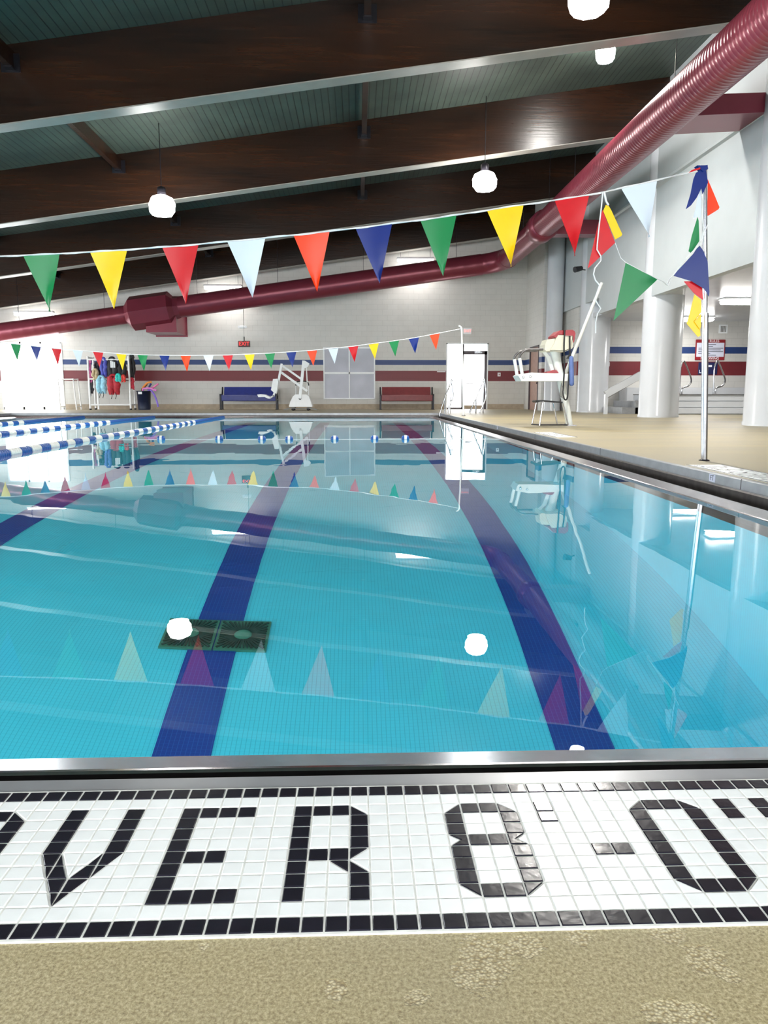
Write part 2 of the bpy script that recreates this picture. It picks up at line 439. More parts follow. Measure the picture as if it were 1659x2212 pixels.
# far wall with openings
HW = 8.6
def zat(y, Y=YW): return P(775, y, Y=Y).z
def xat(x, Y=YW, y=800): return P(x, y, Y=Y).x
dx0, dx1, dtop = xat(963.5), xat(1054), zat(740.5)
wx0, wx1 = xat(3), xat(135)
XRW = xat(1133)
def wall_xz(mb, x0, x1, z1, y0, y1, holes):
    """slab in the xz plane with openings (hx0,hx1,hz0,hz1)"""
    xs = sorted({x0, x1, *[h[0] for h in holes], *[h[1] for h in holes]}); zs = sorted({0, z1, *[h[2] for h in holes], *[h[3] for h in holes]})
    for a, b in zip(xs[:-1], xs[1:]):
        for c, d in zip(zs[:-1], zs[1:]):
            if any(h[0] <= (a+b)/2 <= h[1] and h[2] <= (c+d)/2 <= h[3] for h in holes): continue
            mb.box((a, y0, c), (b, y1, d))
mb = MB(); wall_xz(mb, XL, XRW, HW, YW, YW+.25, [(dx0, dx1, 0, dtop), (wx0, wx1, 0, dtop)])
struct(mb, 'wall_far', M['wall'])
mb = MB()
for a, b in ((wx1, dx0), (dx1, XRW)): mb.box((a, YW-.025, 0), (b, YW-.001, .2))
struct(mb, 'baseboard_far', M['tan_base'])
# glazed entrance (sidelight, door, transom)
d1 = tag(thing('door_1', None, None, (dx0, YW, 0)), kind='structure')
xm = xat(999); f = .045
mb = MB()
for a, b in (((dx0, 0), (dx0+f, dtop)), ((dx1-f, 0), (dx1, dtop)), ((dx0, dtop-f), (dx1, dtop))): mb.box((a[0], YW-.03, a[1]), (b[0], YW+.1, b[1]))
mb.build('door_frame', M['white'], d1)
zt = zat(757.5)
mb = MB().box((xm-.03, YW, 0), (xm+.05, YW+.08, dtop-f)).box((xm, YW, zt-.14), (dx1-f, YW+.08, zt)).box((dx1-f-.10, YW, 0), (dx1-f, YW+.08, zt)).box((dx0+f, YW, 0), (xm, YW+.08, .07))
mb.build('inner_frame', M['dark_frame'], d1)
mb = MB().box((dx0+f, YW+.03, .07), (xm-.03, YW+.05, dtop-f)).box((xm+.05, YW+.03, zt), (dx1-f, YW+.05, dtop-f)).box((xm+.05, YW+.03, .16), (dx1-f-.1, YW+.05, zt-.14))
mb.build('glass', M['window_far'], d1)
MB().box((xm+.05, YW-.005, .01), (dx1-f-.1, YW+.06, .16)).build('kick_plate', M['tan_base'], d1)
mb = MB().tube([(xm+.15, YW-.06, 1.02), (xm+.42, YW-.06, 1.02)], .018).tube([(xm+.15, YW-.06, 1.02), (xm+.15, YW+.02, 1.02)], .014).tube([(xm+.42, YW-.06, 1.02), (xm+.42, YW+.02, 1.02)], .014)
mb.build('door_handle', M['dark_frame'], d1)
mb = MB().box((dx1-.55, YW-.07, zt-.10), (dx1-.25, YW, zt-.04)).tube([(dx1-.3, YW-.06, zt-.05), (dx1-.45, YW-.2, zt-.03), (dx1-.55, YW-.02, zt-.02)], .01)
mb.build('door_closer', M['chrome'], d1)
# wide daylit opening at the left
w1 = tag(thing('window_1', None, None, (wx0, YW, 0)), kind='structure')
mb = MB(); n = 3
for i in range(n+1):
    xx = wx0+(wx1-wx0)*i/n; mb.box((xx-.03, YW-.02, 0), (xx+.03, YW+.1, dtop))
mb.box((wx0, YW-.02, dtop-.06), (wx1, YW+.1, dtop)).box((wx0, YW-.02, 0), (wx1, YW+.1, .1))
mb.build('window_frame', M['white'], w1)
MB().box((wx0, YW+.04, .1), (wx1, YW+.06, dtop-.06)).build('glass', M['window_far'], w1)

# left wall with a long row of windows (outside the frame, lights the hall)
def wall_windows(nm, wallname, mat_g, horiz, pos, a0, a1, z0, z1, zt_, a_lo, a_hi, n, num):
    mb = MB()
    def bx(a, b, c, d, t0, t1):
        if horiz: mb.box((a, pos+t0, c), (b, pos+t1, d))
        else: mb.box((pos+t0, a, c), (pos+t1, b, d))
    bx(a_lo, a_hi, 0, z0, 0, .25); bx(a_lo, a_hi, z1, zt_, 0, .25)
    if a0 > a_lo: bx(a_lo, a0, z0, z1, 0, .25)
    if a_hi > a1: bx(a1, a_hi, z0, z1, 0, .25)
    struct(mb, wallname, M['white_wall'])
    for i in range(n):
        b0 = a0+(a1-a0)*i/n; b1 = a0+(a1-a0)*(i+1)/n
        wd = tag(thing('window_%d' % (num+i), None, None, (b0, pos, z0) if horiz else (pos, b0, z0)), kind='structure')
        mb = MB(); bx(b0, b0+.08, z0, z1, .02, .2); bx(b1-.08, b1, z0, z1, .02, .2); bx(b0, b1, z0, z0+.08, .02, .2); bx(b0, b1, z1-.08, z1, .02, .2)
        mb.build('window_frame', M['white'], wd)
        mb = MB(); bx(b0+.08, b1-.08, z0+.08, z1-.08, .08, .12); mb.build('glass', mat_g, wd)
wall_windows('l', 'wall_left', M['window'], False, XL-.25, 2.0, 30.0, .5, 3.1, 5, YN, YW, 7, 2)
wall_windows('n', 'wall_near', M['window_near'], True, YN-.25, -12, 10, .8, 3.0, 9.5, XL-.25, XR+.25, 5, 9)

# roof
SL = .143
def zbm(x): return 5.665+SL*x                    # underside of the beams
BD = 1.15
mb = MB()
x0, x1 = XL-.25, XR+.3
mb.prism([(x0, YN-.3, zbm(x0)+BD), (x1, YN-.3, zbm(x1)+BD), (x1, YN-.3, zbm(x1)+BD+.12), (x0, YN-.3, zbm(x0)+BD+.12)], (0, YW+.6-YN, 0))
struct(mb, 'ceiling', M['roof'])
BY = [2.1, 7.7, 13.3, 18.9, 24.5, 29.85]
XBE = 7.6
for by in BY:
    mb = MB().prism([(XL, by, zbm(XL)), (XBE, by, zbm(XBE)), (XBE, by, zbm(XBE)+BD-.002), (XL, by, zbm(XL)+BD-.002)], (0, .33, 0))
    o = mb.build('roof_beam', M['beam']); o['kind'] = 'structure'
    MB().prism([(XL, by+.004, zbm(XL)-.018), (XBE, by+.004, zbm(XBE)-.018), (XBE, by+.004, zbm(XBE)), (XL, by+.004, zbm(XL))], (0, .322, 0)).build('underside_strip', M['soffit'], o)['label'] = 'pale strip under the beam'  # thin pale strip along the underside of each beam
for sx in (-11.1, -5.45, .2):
    for a, b in zip(BY[:-1], BY[1:]):
        zt_ = zbm(sx)+BD
        mb = MB().box((sx-.055, a+.33, zt_-.36), (sx+.055, b, zt_-.1))
        o = mb.build('roof_strut', M['beam']); o['kind'] = 'structure'
        mb = MB().box((sx-.15, b-.012, zt_-.42), (sx+.15, b-.001, zt_-.14)).box((sx-.07, b-.14, zt_-.385), (sx+.07, b-.012, zt_-.36))
        mb.build('bracket', M['black_metal'], o)

# right side: upper bulkhead wall, columns, alcove
XBH, ZBH = 7.3, 2.98
mb = MB().box((XBH, YN, ZBH), (XBH+.2, 23.6, 9.5)); struct(mb, 'wall_right', M['white_wall'])
zl = 5.55
struct(MB().prism([(XBH, YN, zl-.04), (XBH-.05, YN, zl), (XBH-.05, YN, zl+.05), (XBH, YN, zl+.09)], (0, 23.6-YN, 0)), 'trim_1', M['white_wall'])
mb = MB().box((XBH, 23.6, 3.45), (XBH+.2, 28.1, 9.5)); struct(mb, 'wall_right_upper', M['white_wall'])
# return wall with the brown door
yd0, yd1 = 28.55, 30.05; zd = 2.38
mb = MB().box((XRW, yd1, 0), (XRW+.2, YW, 9.5)).box((XRW, 28.1, zd), (XRW+.2, yd1, 9.5)).box((XRW, 28.1, 0), (XRW+.2, yd0, zd)).box((XRW+.2, 28.1, 0), (7.38, 28.25, 9.5)).box((7.38, 28.1, 3.45), (XBH+.2, 28.25, 9.5))
struct(mb, 'wall_return', M['wall_y'])
d2 = tag(thing('door_2', None, None, (XRW, yd0, 0)), kind='structure')
MB().box((XRW-.02, yd0, 0), (XRW+.1, yd0+.06, zd)).box((XRW-.02, yd1-.06, 0), (XRW+.1, yd1, zd)).box((XRW-.02, yd0, zd-.06), (XRW+.1, yd1, zd)).build('door_frame', M['dark_frame'], d2)
MB().box((XRW+.03, yd0+.06, 0), (XRW+.08, yd1-.06, zd-.06)).build('door_leaf', M['brown_door'], d2)
MB().lathe((XRW+.03, yd0+.18, 1.0), [(.03, -.06), (.035, -.03), (.012, -.02), (.012, 0)], axis='x').build('door_knob', M['black_metal'], d2)

def column(x, y, r, z1, nm='column'):
    mb = MB().lathe((x, y, 0), [(r+.012, 0), (r+.012, .06), (r, .08), (r, z1)], n=48)
    return struct(mb, nm, M['white_gloss'])
XC = 7.72
for cy in (14.17, 19.63, 25.25): column(XC, cy, .49, 7.8)
column(7.0, 27.7, .29, 7.6)

# alcove behind the columns
YA = 26.0
struct(MB().box((7.38, YA, 0), (XR, YA+.2, 3.45)), 'wall_alcove', M['wall2'])
struct(MB().box((7.38, YA+.2, 0), (7.5, YW+.2, 3.45)), 'wall_alcove_side', M['wall2_y'])
struct(MB().box((XR, YN, 0), (XR+.2, YA+.2, 3.2)), 'wall_alcove_end', M['wall2_y'])
struct(MB().box((XBH+.2, YN, ZBH+.02), (XR+.2, YA, ZBH+.14)), 'ceiling_alcove', M['white_gloss'])
# raised spa platform
zp = .565
pf = tag(thing('spa_platform', None, None, (9, 22.5, 0)), kind='structure')
mb = MB(); 
for i in range(3):
    z0, z1 = i*zp/3, (i+1)*zp/3
    mb.box((8.85, 22.5+.012*i, z0+.018), (XR, 24.6, z1)); mb.box((8.9, 22.60, z0), (XR, 24.6, z0+.018))
mb.build('platform_body', M['white_gloss'], pf)
MB().box((8.83, 22.47, zp), (XR, 24.6, zp+.02)).build('platform_edge', M['dull_steel'], pf)
MB().box((8.85, 25.2, 0), (XR, YA-.01, .80)).build('rear_ledge', M['white_gloss'], pf)
mb = MB()
for i, (xa, zz) in enumerate(((7.95, .19), (8.35, .38))): mb.box((xa, 23.0, 0), (8.85, 25.0, zz))
mb.build('side_steps', M['coping'], pf)
# sloped ramp rail between the first two columns
rr = thing('ramp_handrail', 'sloping white boxed handrail beside the side steps of the raised spa', 'handrail', P(1312, 880, Y=22.9))
a, b = P(1308, 852, Y=22.9), P(1385, 809, Y=22.9)
MB().bar(a, b, .20, .12).build('rail', M['white_gloss'], rr)
a2, b2 = P(1312, 857.5, Y=22.9), P(1385, 815, Y=22.9)
MB().bar(a2, b2, .06, .10).build('lower_rail', M['grille'], rr)
MB().box((a.x-.02, 22.85, 0), (a.x+.07, 22.97, a.z)).build('post', M['white_gloss'], rr)

# ================================================================ TILED DEPTH MARKINGS
T = .0254
X0 = P(637, 1745, Z=0).x
YT = P(637, 1705.5, Z=0).y                      # top of the border row
print('TILE check', (P(637, 1745, Z=0).y-P(604, 1952.6, Z=0).y)/8, YT, P(600, 2022, Z=0).y)
def full(c, r): return [(c, r), (c+1, r), (c+1, r+1), (c, r+1)]
BL = {}                                           # glyph name -> list of (cell, polygons in cell units)
def tri(c, r, k):
    q = {'TL': (c, r), 'TR': (c+1, r), 'BR': (c+1, r+1), 'BL': (c, r+1)}
    return [q[j] for j in k]
def glyph_O(c):
    g = [((c, 0), [tri(c, 0, ('TR', 'BR', 'BL'))]), ((c+3, 0), [tri(c+3, 0, ('TL', 'BR', 'BL'))]),
         ((c, 7), [tri(c, 7, ('TL', 'TR', 'BR'))]), ((c+3, 7), [tri(c+3, 7, ('TL', 'TR', 'BL'))])]
    for k in (1, 2): g += [((c+k, 0), [full(c+k, 0)]), ((c+k, 7), [full(c+k, 7)])]
    for r in range(1, 7): g += [((c, r), [full(c, r)]), ((c+3, r), [full(c+3, r)])]
    return g
def glyph_E(c):
    g = [((c, r), [full(c, r)]) for r in range(8)]
    g += [((c+k, 0), [full(c+k, 0)]) for k in (1, 2, 3)]+[((c+k, 4), [full(c+k, 4)]) for k in (1, 2)]+[((c+k, 7), [full(c+k, 7)]) for k in (1, 2, 3)]
    return g
def glyph_R(c):
    g = [((c, r), [full(c, r)]) for r in range(8)]
    g += [((c+1, 0), [full(c+1, 0)]), ((c+2, 0), [full(c+2, 0)]), ((c+3, 0), [tri(c+3, 0, ('TL', 'BR', 'BL'))])]
    g += [((c+3, r), [full(c+3, r)]) for r in (1, 2, 3, 6, 7)]
    g += [((c+1, 4), [full(c+1, 4)]), ((c+2, 4), [full(c+2, 4)]), ((c+3, 4), [tri(c+3, 4, ('TL', 'TR', 'BL'))]),
          ((c+2, 5), [tri(c+2, 5, ('TL', 'TR', 'BR'))]), ((c+3, 5), [tri(c+3, 5, ('TL', 'BR', 'BL'))])]
    return g
def glyph_8(c):
    g = [((c, 0), [tri(c, 0, ('TR', 'BR', 'BL'))]), ((c+3, 0), [tri(c+3, 0, ('TL', 'BR', 'BL'))]),
         ((c, 7), [tri(c, 7, ('TL', 'TR', 'BR'))]), ((c+3, 7), [tri(c+3, 7, ('TL', 'TR', 'BL'))])]
    for k in (1, 2): g += [((c+k, r), [full(c+k, r)]) for r in (0, 3, 7)]
    for r in (1, 2, 4, 5, 6): g += [((c, r), [full(c, r)]), ((c+3, r), [full(c+3, r)])]
    g += [((c, 3), [[(c, 3), (c+1, 3), (c+1, 4), (c, 4), (c+.55, 3.5)]]), ((c+3, 3), [[(c+3, 3), (c+4, 3), (c+3.45, 3.5), (c+4, 4), (c+3, 4)]])]
    return g
def clip(poly, c, r):
    """clip a convex polygon to the cell"""
    for ax, lim, sgn in ((0, c, 1), (0, c+1, -1), (1, r, 1), (1, r+1, -1)):
        out = []
        for i in range(len(poly)):
            p, q = poly[i-1], poly[i]; dp, dq = sgn*(p[ax]-lim), sgn*(q[ax]-lim)
            if dp*dq < -1e-12:
                t = dp/(dp-dq); out.append((p[0]+(q[0]-p[0])*t, p[1]+(q[1]-p[1])*t))
            if dq >= -1e-9: out.append(q)
        poly = out
        if len(poly) < 3: return None
    ar = abs(sum(poly[i-1][0]*poly[i][1]-poly[i][0]*poly[i-1][1] for i in range(len(poly))))/2
    return poly if ar > .03 else None
def glyph_V(c):
    g = [((c+k, r), [full(c+k, r)]) for k in (0, 3) for r in range(4)]
    bands = [[(c, 4), (c+1, 4), (c+2, 6), (c+2, 8)], [(c+3, 4), (c+4, 4), (c+2, 8), (c+2, 6)]]
    for r in range(4, 8):
        for k in range(4):
            ps = [p for p in (clip(bd, c+k, r) for bd in bands) if p]
            if ps: g.append(((c+k, r), ps))
    return g
def cells(lst): return [((c, r), [full(c, r)]) for c, r in lst]

def tile_solid(mb, poly, to3, z0, z1, gap=.035, bev=.05):
    cx = sum(p[0] for p in poly)/len(poly); cy = sum(p[1] for p in poly)/len(poly)
    def inset(d):
        out = []; n = len(poly)
        ar = sum(poly[i-1][0]*poly[i][1]-poly[i][0]*poly[i-1][1] for i in range(n)); sg = 1 if ar > 0 else -1
        for i in range(n):
            p0, p1, p2 = poly[i-1], poly[i], poly[(i+1) % n]
            e1 = Vector((p1[0]-p0[0], p1[1]-p0[1])).normalized(); e2 = Vector((p2[0]-p1[0], p2[1]-p1[1])).normalized()
            n1 = Vector((-e1.y, e1.x))*sg; n2 = Vector((-e2.y, e2.x))*sg
            k = 1+n1.dot(n2); v = (n1+n2)/max(k, .25); 
            if v.length > 2.4: v = v.normalized()*2.4
            out.append((p1[0]+v.x*d, p1[1]+v.y*d))
        return out
    a, b, c_ = inset(gap), inset(gap+.01), inset(gap+bev)
    vs_ = [to3(*p, z0) for p in a]+[to3(*p, z1-.0010) for p in b]+[to3(*p, z1) for p in c_]
    n = len(poly)
    mb.add(vs_, [tuple(range(2*n, 3*n))]+[(k*n+i, k*n+(i+1) % n, (k+1)*n+(i+1) % n, (k+1)*n+i) for k in (0, 1) for i in range(n)])

def marker(name, label, loc, to3, glyphs, c_lo, c_hi, thick=.0035):
    t = thing(name, label, 'pool depth marking', loc)
    black = {}
    for nm, gl in glyphs:
        for cell, polys in gl: black[cell] = (nm, polys)
    mbs = {nm: MB() for nm, _ in glyphs}; mw, mbd, mbe = MB(), MB(), MB()
    vb = [c for nm, g_ in glyphs if nm == 'letter_v' for (c, r), _ in g_][0]
    vfill = [[(vb, 4), (vb+2, 8), (vb, 8)], [(vb+4, 4), (vb+4, 8), (vb+2, 8)], [(vb+1, 4), (vb+3, 4), (vb+2, 6)]]
    gp = [(c_lo-.1, -2.1), (c_hi+.1, -2.1), (c_hi+.1, 10.1), (c_lo-.1, 10.1)]
    g = MB(); vs_ = [to3(*p, 0.0) for p in gp]+[to3(*p, thick-.0012) for p in gp]
    g.add(vs_, [(0, 1, 2, 3), (4, 5, 6, 7), (0, 1, 5, 4), (1, 2, 6, 5), (2, 3, 7, 6), (3, 0, 4, 7)])
    g.build('grout_bed', M['grout'], t)
    for c in range(c_lo, c_hi):
        for r in range(-2, 10):
            j = random.uniform(-.00025, .00025)
            if r in (-2, 9): tile_solid(mbd if r == 9 else mbe, full(c, r), to3, .0005, thick+j)
            elif (c, r) in black:
                nm, polys = black[(c, r)]
                for p in polys: tile_solid(mbs[nm], p, to3, .0005, thick+j)
                if nm == 'letter_v' and r >= 4:
                    for q in vfill:
                        q = clip(q, c, r)
                        if q: tile_solid(mw, q, to3, .0005, thick+j)
                    continue
                if len(polys[0]) == 5:
                    o_ = polys[0]; cn = [p for p in o_ if p[1] == 3.5][0]; e_ = c if cn[0] < c+.6 and (c, r) in [k for k, v in black.items() if v[0] == nm] and o_[-1] == cn else c+1
                    tile_solid(mw, [(e_, 3), cn, (e_, 4)], to3, .0005, thick+j)
                # white remainder of triangular cells
                if len(polys) == 1 and len(polys[0]) == 3:
                    miss = [q for q in full(c, r) if q not in polys[0]]
                    if len(miss) == 1:
                        q = miss[0]; fl = full(c, r); i = fl.index(q)
                        tile_solid(mw, [fl[i-1], q, fl[(i+1) % 4]], to3, .0005, thick+j)
            else: tile_solid(mw, full(c, r), to3, .0005, thick+j)
    mw.build('white_tiles', M['tile_white'], t)['label'] = 'white glazed mosaic tiles'
    for b_ in (mbd, mbe): b_.build('border_tiles', M['tile_black'], t)['label'] = 'black border tiles'
    for nm, _ in glyphs: mbs[nm].build(nm, M['tile_black'], t)
    return t
def main_to3(c, r, z): return Vector((X0+c*T, YT-2*T-r*T, z))
gl = [('letter_o', glyph_O(-18)), ('letter_v', glyph_V(-12)), ('letter_e', glyph_E(-6)), ('letter_r', glyph_R(0)), ('numeral_eight', glyph_8(8)),
      ('foot_mark', cells([(13, 0), (13, 1)])), ('dash', cells([(15, 4), (16, 4)])), ('numeral_zero', glyph_O(18)), ('inch_mark', cells([(23, 0), (23, 1)])), ('inch_mark_second', cells([(25, 0), (25, 1)]))]
marker('depth_marking', 'large mosaic reading OVER 8\'-0" set in the deck nearest the viewer', (X0, YT-.15, 0), main_to3, gl, -26, 34)
# the same lettering on the right-hand deck, read facing the pool
def side_to3(y_end):
    xs = DX1+C+.03
    return lambda c, r, z: Vector((xs+(r+2)*T, y_end-(27-c)*T, z))
marker('depth_marking', 'mosaic depth marking on the right deck at the foot of the steel pennant pole', (DX1+.2, 5.5, 0), side_to3(6.15), gl, -26, 27)
marker('depth_marking', 'mosaic depth marking on the right deck in front of the lifeguard chair', (DX1+.2, 11, 0), side_to3(11.65), gl, -26, 27)
# small FT plates on the coping face and a joint
for yy, lb in ((P(1539, 1033, X=DX1).y, 'small white FT plate on the pool edge below the steel pennant pole'), (P(1074.5, 923, X=DX1).y, 'small white FT plate on the pool edge beside the lifeguard chair')):
    t = thing('depth_plate', lb, 'sign', (DX1-.003, yy, -.037))
    MB().box((DX1-.004, yy-.045, -.064), (DX1, yy+.045, -.010)).build('plate', M['sign_white'], t)
    text_mesh('FT', .055, 'lettering', M['text_dark'], t, (DX1-.0045, yy, -.037), (PI/2, 0, -PI/2), .0006)
mb = MB()
for yy in (P(1601, 1040, X=DX1).y, P(1601, 1040, X=DX1).y+3.05, P(1601, 1040, X=DX1).y+6.1): mb.box((DX1-.0015, yy-.003, -.07), (DX1+.02, yy+.003, 0))
mb.build('coping_joint', M['black'], gut)

# ================================================================ POOL FITTINGS
# fill lamps added in the near and left pool walls to brighten the basin
def fill_lamp(x, y, nx, ny, lb):
    t = thing('pool_fill_lamp', lb, 'added pool light', (x, y, -1.0), 'added underwater fill lamps in the pool walls')
    ax = 'x' if nx else 'y'; sg = nx or ny
    MB().lathe((x, y, -1.0), [(.20, 0), (.20, .02*sg), (.17, .03*sg), (.17, .0)], n=24, axis=ax).build('bezel', M['steel'], t)
    MB().lathe((x, y, -1.0), [(.165, .005*sg), (.165, .028*sg), (.05, .034*sg)], n=24, axis=ax).build('lens', M['bay_glow'], t)
    area('pool_fill_light', (x+nx*.05, y+ny*.05, -1.0), (PI/2, 0, -PI/2 if nx > 0 else (PI/2 if nx < 0 else 0)),   .34, 0, FILL_NEAR if ny else FILL_LEFT, (.80, .95, 1), 'DISK').rotation_euler = Vector((nx, ny, -.12)).to_track_quat('-Z', 'Y').to_euler()
for wd, x in (('leftmost', -8.4), ('second from the left', -5.2), ('second from the right', -2.8), ('rightmost', -.4)): fill_lamp(x, WY0+.003, 0, 1, 'round added underwater fill lamp in the near pool wall, '+wd)
for wd, y in (('nearest', 5), ('second nearest', 10), ('second farthest', 15), ('farthest', 20)): fill_lamp(WX0+.003, y, 1, 0, 'round added underwater fill lamp in the left pool wall, '+wd)
# main drain grates on the floor
def drain(x, y, lb):
    t = thing('main_drain', lb, 'drain grate', (x, y, ZF+.006), 'pool floor drain grates')
    MB().box((x-.168, y-.172, ZF), (x+.168, y+.172, ZF+.02)).build('frame', M['drain'], t)
    MB().lathe((x, y, ZF+.02), [(.062, 0), (.055, .012), (.04, .016), (.02, .016)], n=24).build('dome', M['drain'], t)
    mb = MB()
    for k in range(40):
        a = 2*PI*k/40; c, s_ = math.cos(a), math.sin(a); L = .155/max(abs(c), abs(s_))
        mb.bar((x+.06*c, y+.06*s_, ZF+.026), (x+L*.97*c, y+L*.97*s_, ZF+.026), .010, .014)
    tag(mb.build('slots', M['drain_dark'], t), kind='stuff')
drain(-1.10, 4.9, 'left of the two green square drain grates on the navy lane line')
drain(-.755, 4.9, 'right of the two green square drain grates on the navy lane line')

# lane ropes
seg_me = {}
def float_mesh(col):
    mb = MB(); prof = [(.012, 0)]; n = 5; L = .285
    for k in range(n):
        a = L*k/n; prof += [(.044, a+.004), (.052, a+.012), (.052, a+L/n-.012), (.044, a+L/n-.004)]
    prof += [(.012, L)]
    mb.lathe((0, 0, 0), prof, n=14, axis='y'); o = mb.build('tmpf', M['float_'+col]); me = o.data; bpy.data.objects.remove(o); return me
fm = {c: float_mesh(c) for c in ('blue', 'white')}
lb_rope = {-4.13: 'blue and white lane rope nearest the viewer', -6.26: 'blue and white lane rope, the middle one of three', -8.4: 'blue and white lane rope nearest the daylit left end'}
for lx, lb in lb_rope.items():
    t = thing('lane_rope', lb, 'lane rope', (lx, WY0, ZW), 'lane ropes floating on the pool')
    MB().tube([(lx, WY0-.02, ZW+.012), (lx, WY1+.02, ZW+.012)], .006, n=6).build('cable', M['steel'], t)
    for (y0, y1) in ((WY0+.1, 5.9), (19.8, WY1-.1)):
        mb = MB(); n = int((y1-y0)/.06)
        for k in range(n): mb.lathe((lx, y0+k*.06, ZW+.01), [(.03, 0), (.05, .01), (.05, .045), (.03, .055)], n=12, axis='y', cap=False)
        o = mb.build('end_floats', M['float_blue'], t); o['label'] = 'solid blue run of floats'
    y = 5.95; k = 0
    while y < 19.7:
        c = 'blue' if k % 2 == 0 else 'white'
        o = bpy.data.objects.new('float', fm[c]); COL.objects.link(o); o.parent = t; o.location = (0, y-WY0, .01); o['label'] = c+' float section'
        y += .3; k += 1
# cross line of small floats
fl = thing('float_line', 'thin rope with small blue and white floats stretched across the lanes', 'float line', (-4, 12.2, ZW))
yl = 12.2
pts = [(x, yl+.04*math.sin(x*1.7), ZW+.004) for x in [-4.13+.16*i for i in range(41)]]
MB().tube(pts, .0035, n=6).build('rope', M['rope_white'], fl)
for px in (347, 473, 566, 625, 723, 809, 876):
    x = P(px, 949, Y=yl).x; y = yl+.04*math.sin(x*1.7); o = thing
    mb = MB(); mb.lathe((x, y, ZW+.012), [(.012, -.062), (.04, -.05), (.05, -.02), (.05, .02), (.04, .05), (.012, .062)], n=16, axis='x')
    f_ = mb.build('float', M['float_blue'], fl)
    MB().lathe((x, y, ZW+.012), [(.0508, -.019), (.0512, 0), (.0508, .019)], n=16, axis='x', cap=False).build('band', M['float_white'], f_)

# ================================================================ PENNANT LINES
def interp(pts, x):
    for (a, b), (c, d) in zip(pts[:-1], pts[1:]):
        if a <= x <= c: return b+(d-b)*(x-a)/(c-a)
    return pts[-1][1] if x > pts[-1][0] else pts[0][1]
def flag(mb, pts, Y, bulge=0.0, dy=0.002, seed=0):
    """triangular pennant through three picture points in the plane Y, softly curled"""
    a, b, c = [P(px, py, Y=Y) for px, py in pts]; rnd = random.Random(seed); ph = rnd.uniform(0, 6)
    N = 8; rows = []
    for i in range(N+1):
        v = i/N; L = a.lerp(c, v); R = b.lerp(c, v); row = []
        for j in range(5):
            u = j/4; p = L.lerp(R, u); p.y += bulge*math.sin(ph+u*2.6+v*2.2)*(.2+v); row.append(p)
        rows.append(row)
    vs_ = [p for r in rows for p in r]+[p+Vector((0, dy, 0)) for r in rows for p in r]; n = len(rows)*5; fs = []
    for i in range(N):
        for j in range(4):
            q = (i*5+j, i*5+j+1, (i+1)*5+j+1, (i+1)*5+j); fs.append(q); fs.append(tuple(k+n for k in q[::-1]))
    mb.add(vs_, fs, True)
YP = 6.77
rope1 = [(-420, 560), (-300, 562), (-150, 560), (0, 553.5), (88, 550), (235, 542), (390, 531), (532, 518), (672, 504), (808, 488), (948, 470), (1092, 448), (1236, 427), (1304, 415), (1380, 398), (1430, 386), (1500, 371), (1521, 364)]
pl = thing('pennant_line', 'nearer string of large triangular pennants sloping up to the steel pole', 'pennant line', P(775, 495, Y=YP))
MB().tube([P(x, y, Y=YP) for x, y in rope1], .0065, n=6).build('cord', M['rope_white'], pl)
# cord loops doubled along the hems
MB().tube([P(x, y+2.0*math.sin(x*.05), Y=YP-.01) for x in range(0, 1500, 18) for y in (interp(rope1, x),)], .0035, n=5).build('lacing', M['rope_white'], pl)
near = [('orange', -236, -158, -205, 684), ('blue', -92, -14, -34, 680), ('green', 50, 128, 107, 673), ('yellow', 194, 275, 247, 667), ('red', 350, 429, 402, 656), ('white', 491, 573, 545, 642), ('orange', 634, 712, 685, 630),
        ('blue', 768, 847, 820, 613), ('green', 908, 986, 957, 597), ('yellow', 1052, 1131, 1104, 576), ('red', 1198, 1273, 1242, 553), ('white', 1342, 1419, 1402, 512)]
for i, (c, xa, xb, tx, ty) in enumerate(near):
    mb = MB(); flag(mb, [(xa, interp(rope1, xa)), (xb, interp(rope1, xb)), (tx, ty)], YP, .02, seed=i)
    mb.build('pennant', M['p_'+c], pl)['label'] = c+' pennant'
YQ = 21.2
rope2 = [(-120, 737), (0, 741), (34, 743), (77, 748), (122, 753), (168, 757), (212, 760), (262, 764.5), (308, 766.5), (355, 767.5), (401, 768), (450, 767.5), (492, 767), (539, 765), (583, 763), (629, 760), (674, 757), (720, 752), (763, 748), (807, 742), (851, 736.5), (894, 730), (939, 721.5), (997, 710)]
p2 = thing('pennant_line', 'farther string of small pennants sagging across the far end of the pool', 'pennant line', P(500, 767, Y=YQ))
MB().tube([P(x, y, Y=YQ) for x, y in rope2], .011, n=6).build('cord', M['rope_white'], p2)
cols = ['green', 'blue', 'red', 'white', 'red', 'yellow', 'green', 'blue', 'orange', 'white', 'red', 'yellow', 'green', 'blue', 'orange', 'white', 'red', 'yellow', 'green', 'blue', 'orange']
xs = [34, 77, 122, 168, 212, 262, 308, 355, 401, 450, 492, 539, 583, 629, 674, 720, 763, 807, 851, 894, 939]
for i, (c, x) in enumerate([('orange', -58), ('yellow', -12)]+list(zip(cols, xs))):
    mb = MB(); hw = 11.2; flag(mb, [(x-hw, interp(rope2, x-hw)), (x+hw, interp(rope2, x+hw)), (x+3, interp(rope2, x)+34)], YQ, .02, seed=i+40)
    mb.build('pennant', M['p_'+c], p2)['label'] = c+' pennant'

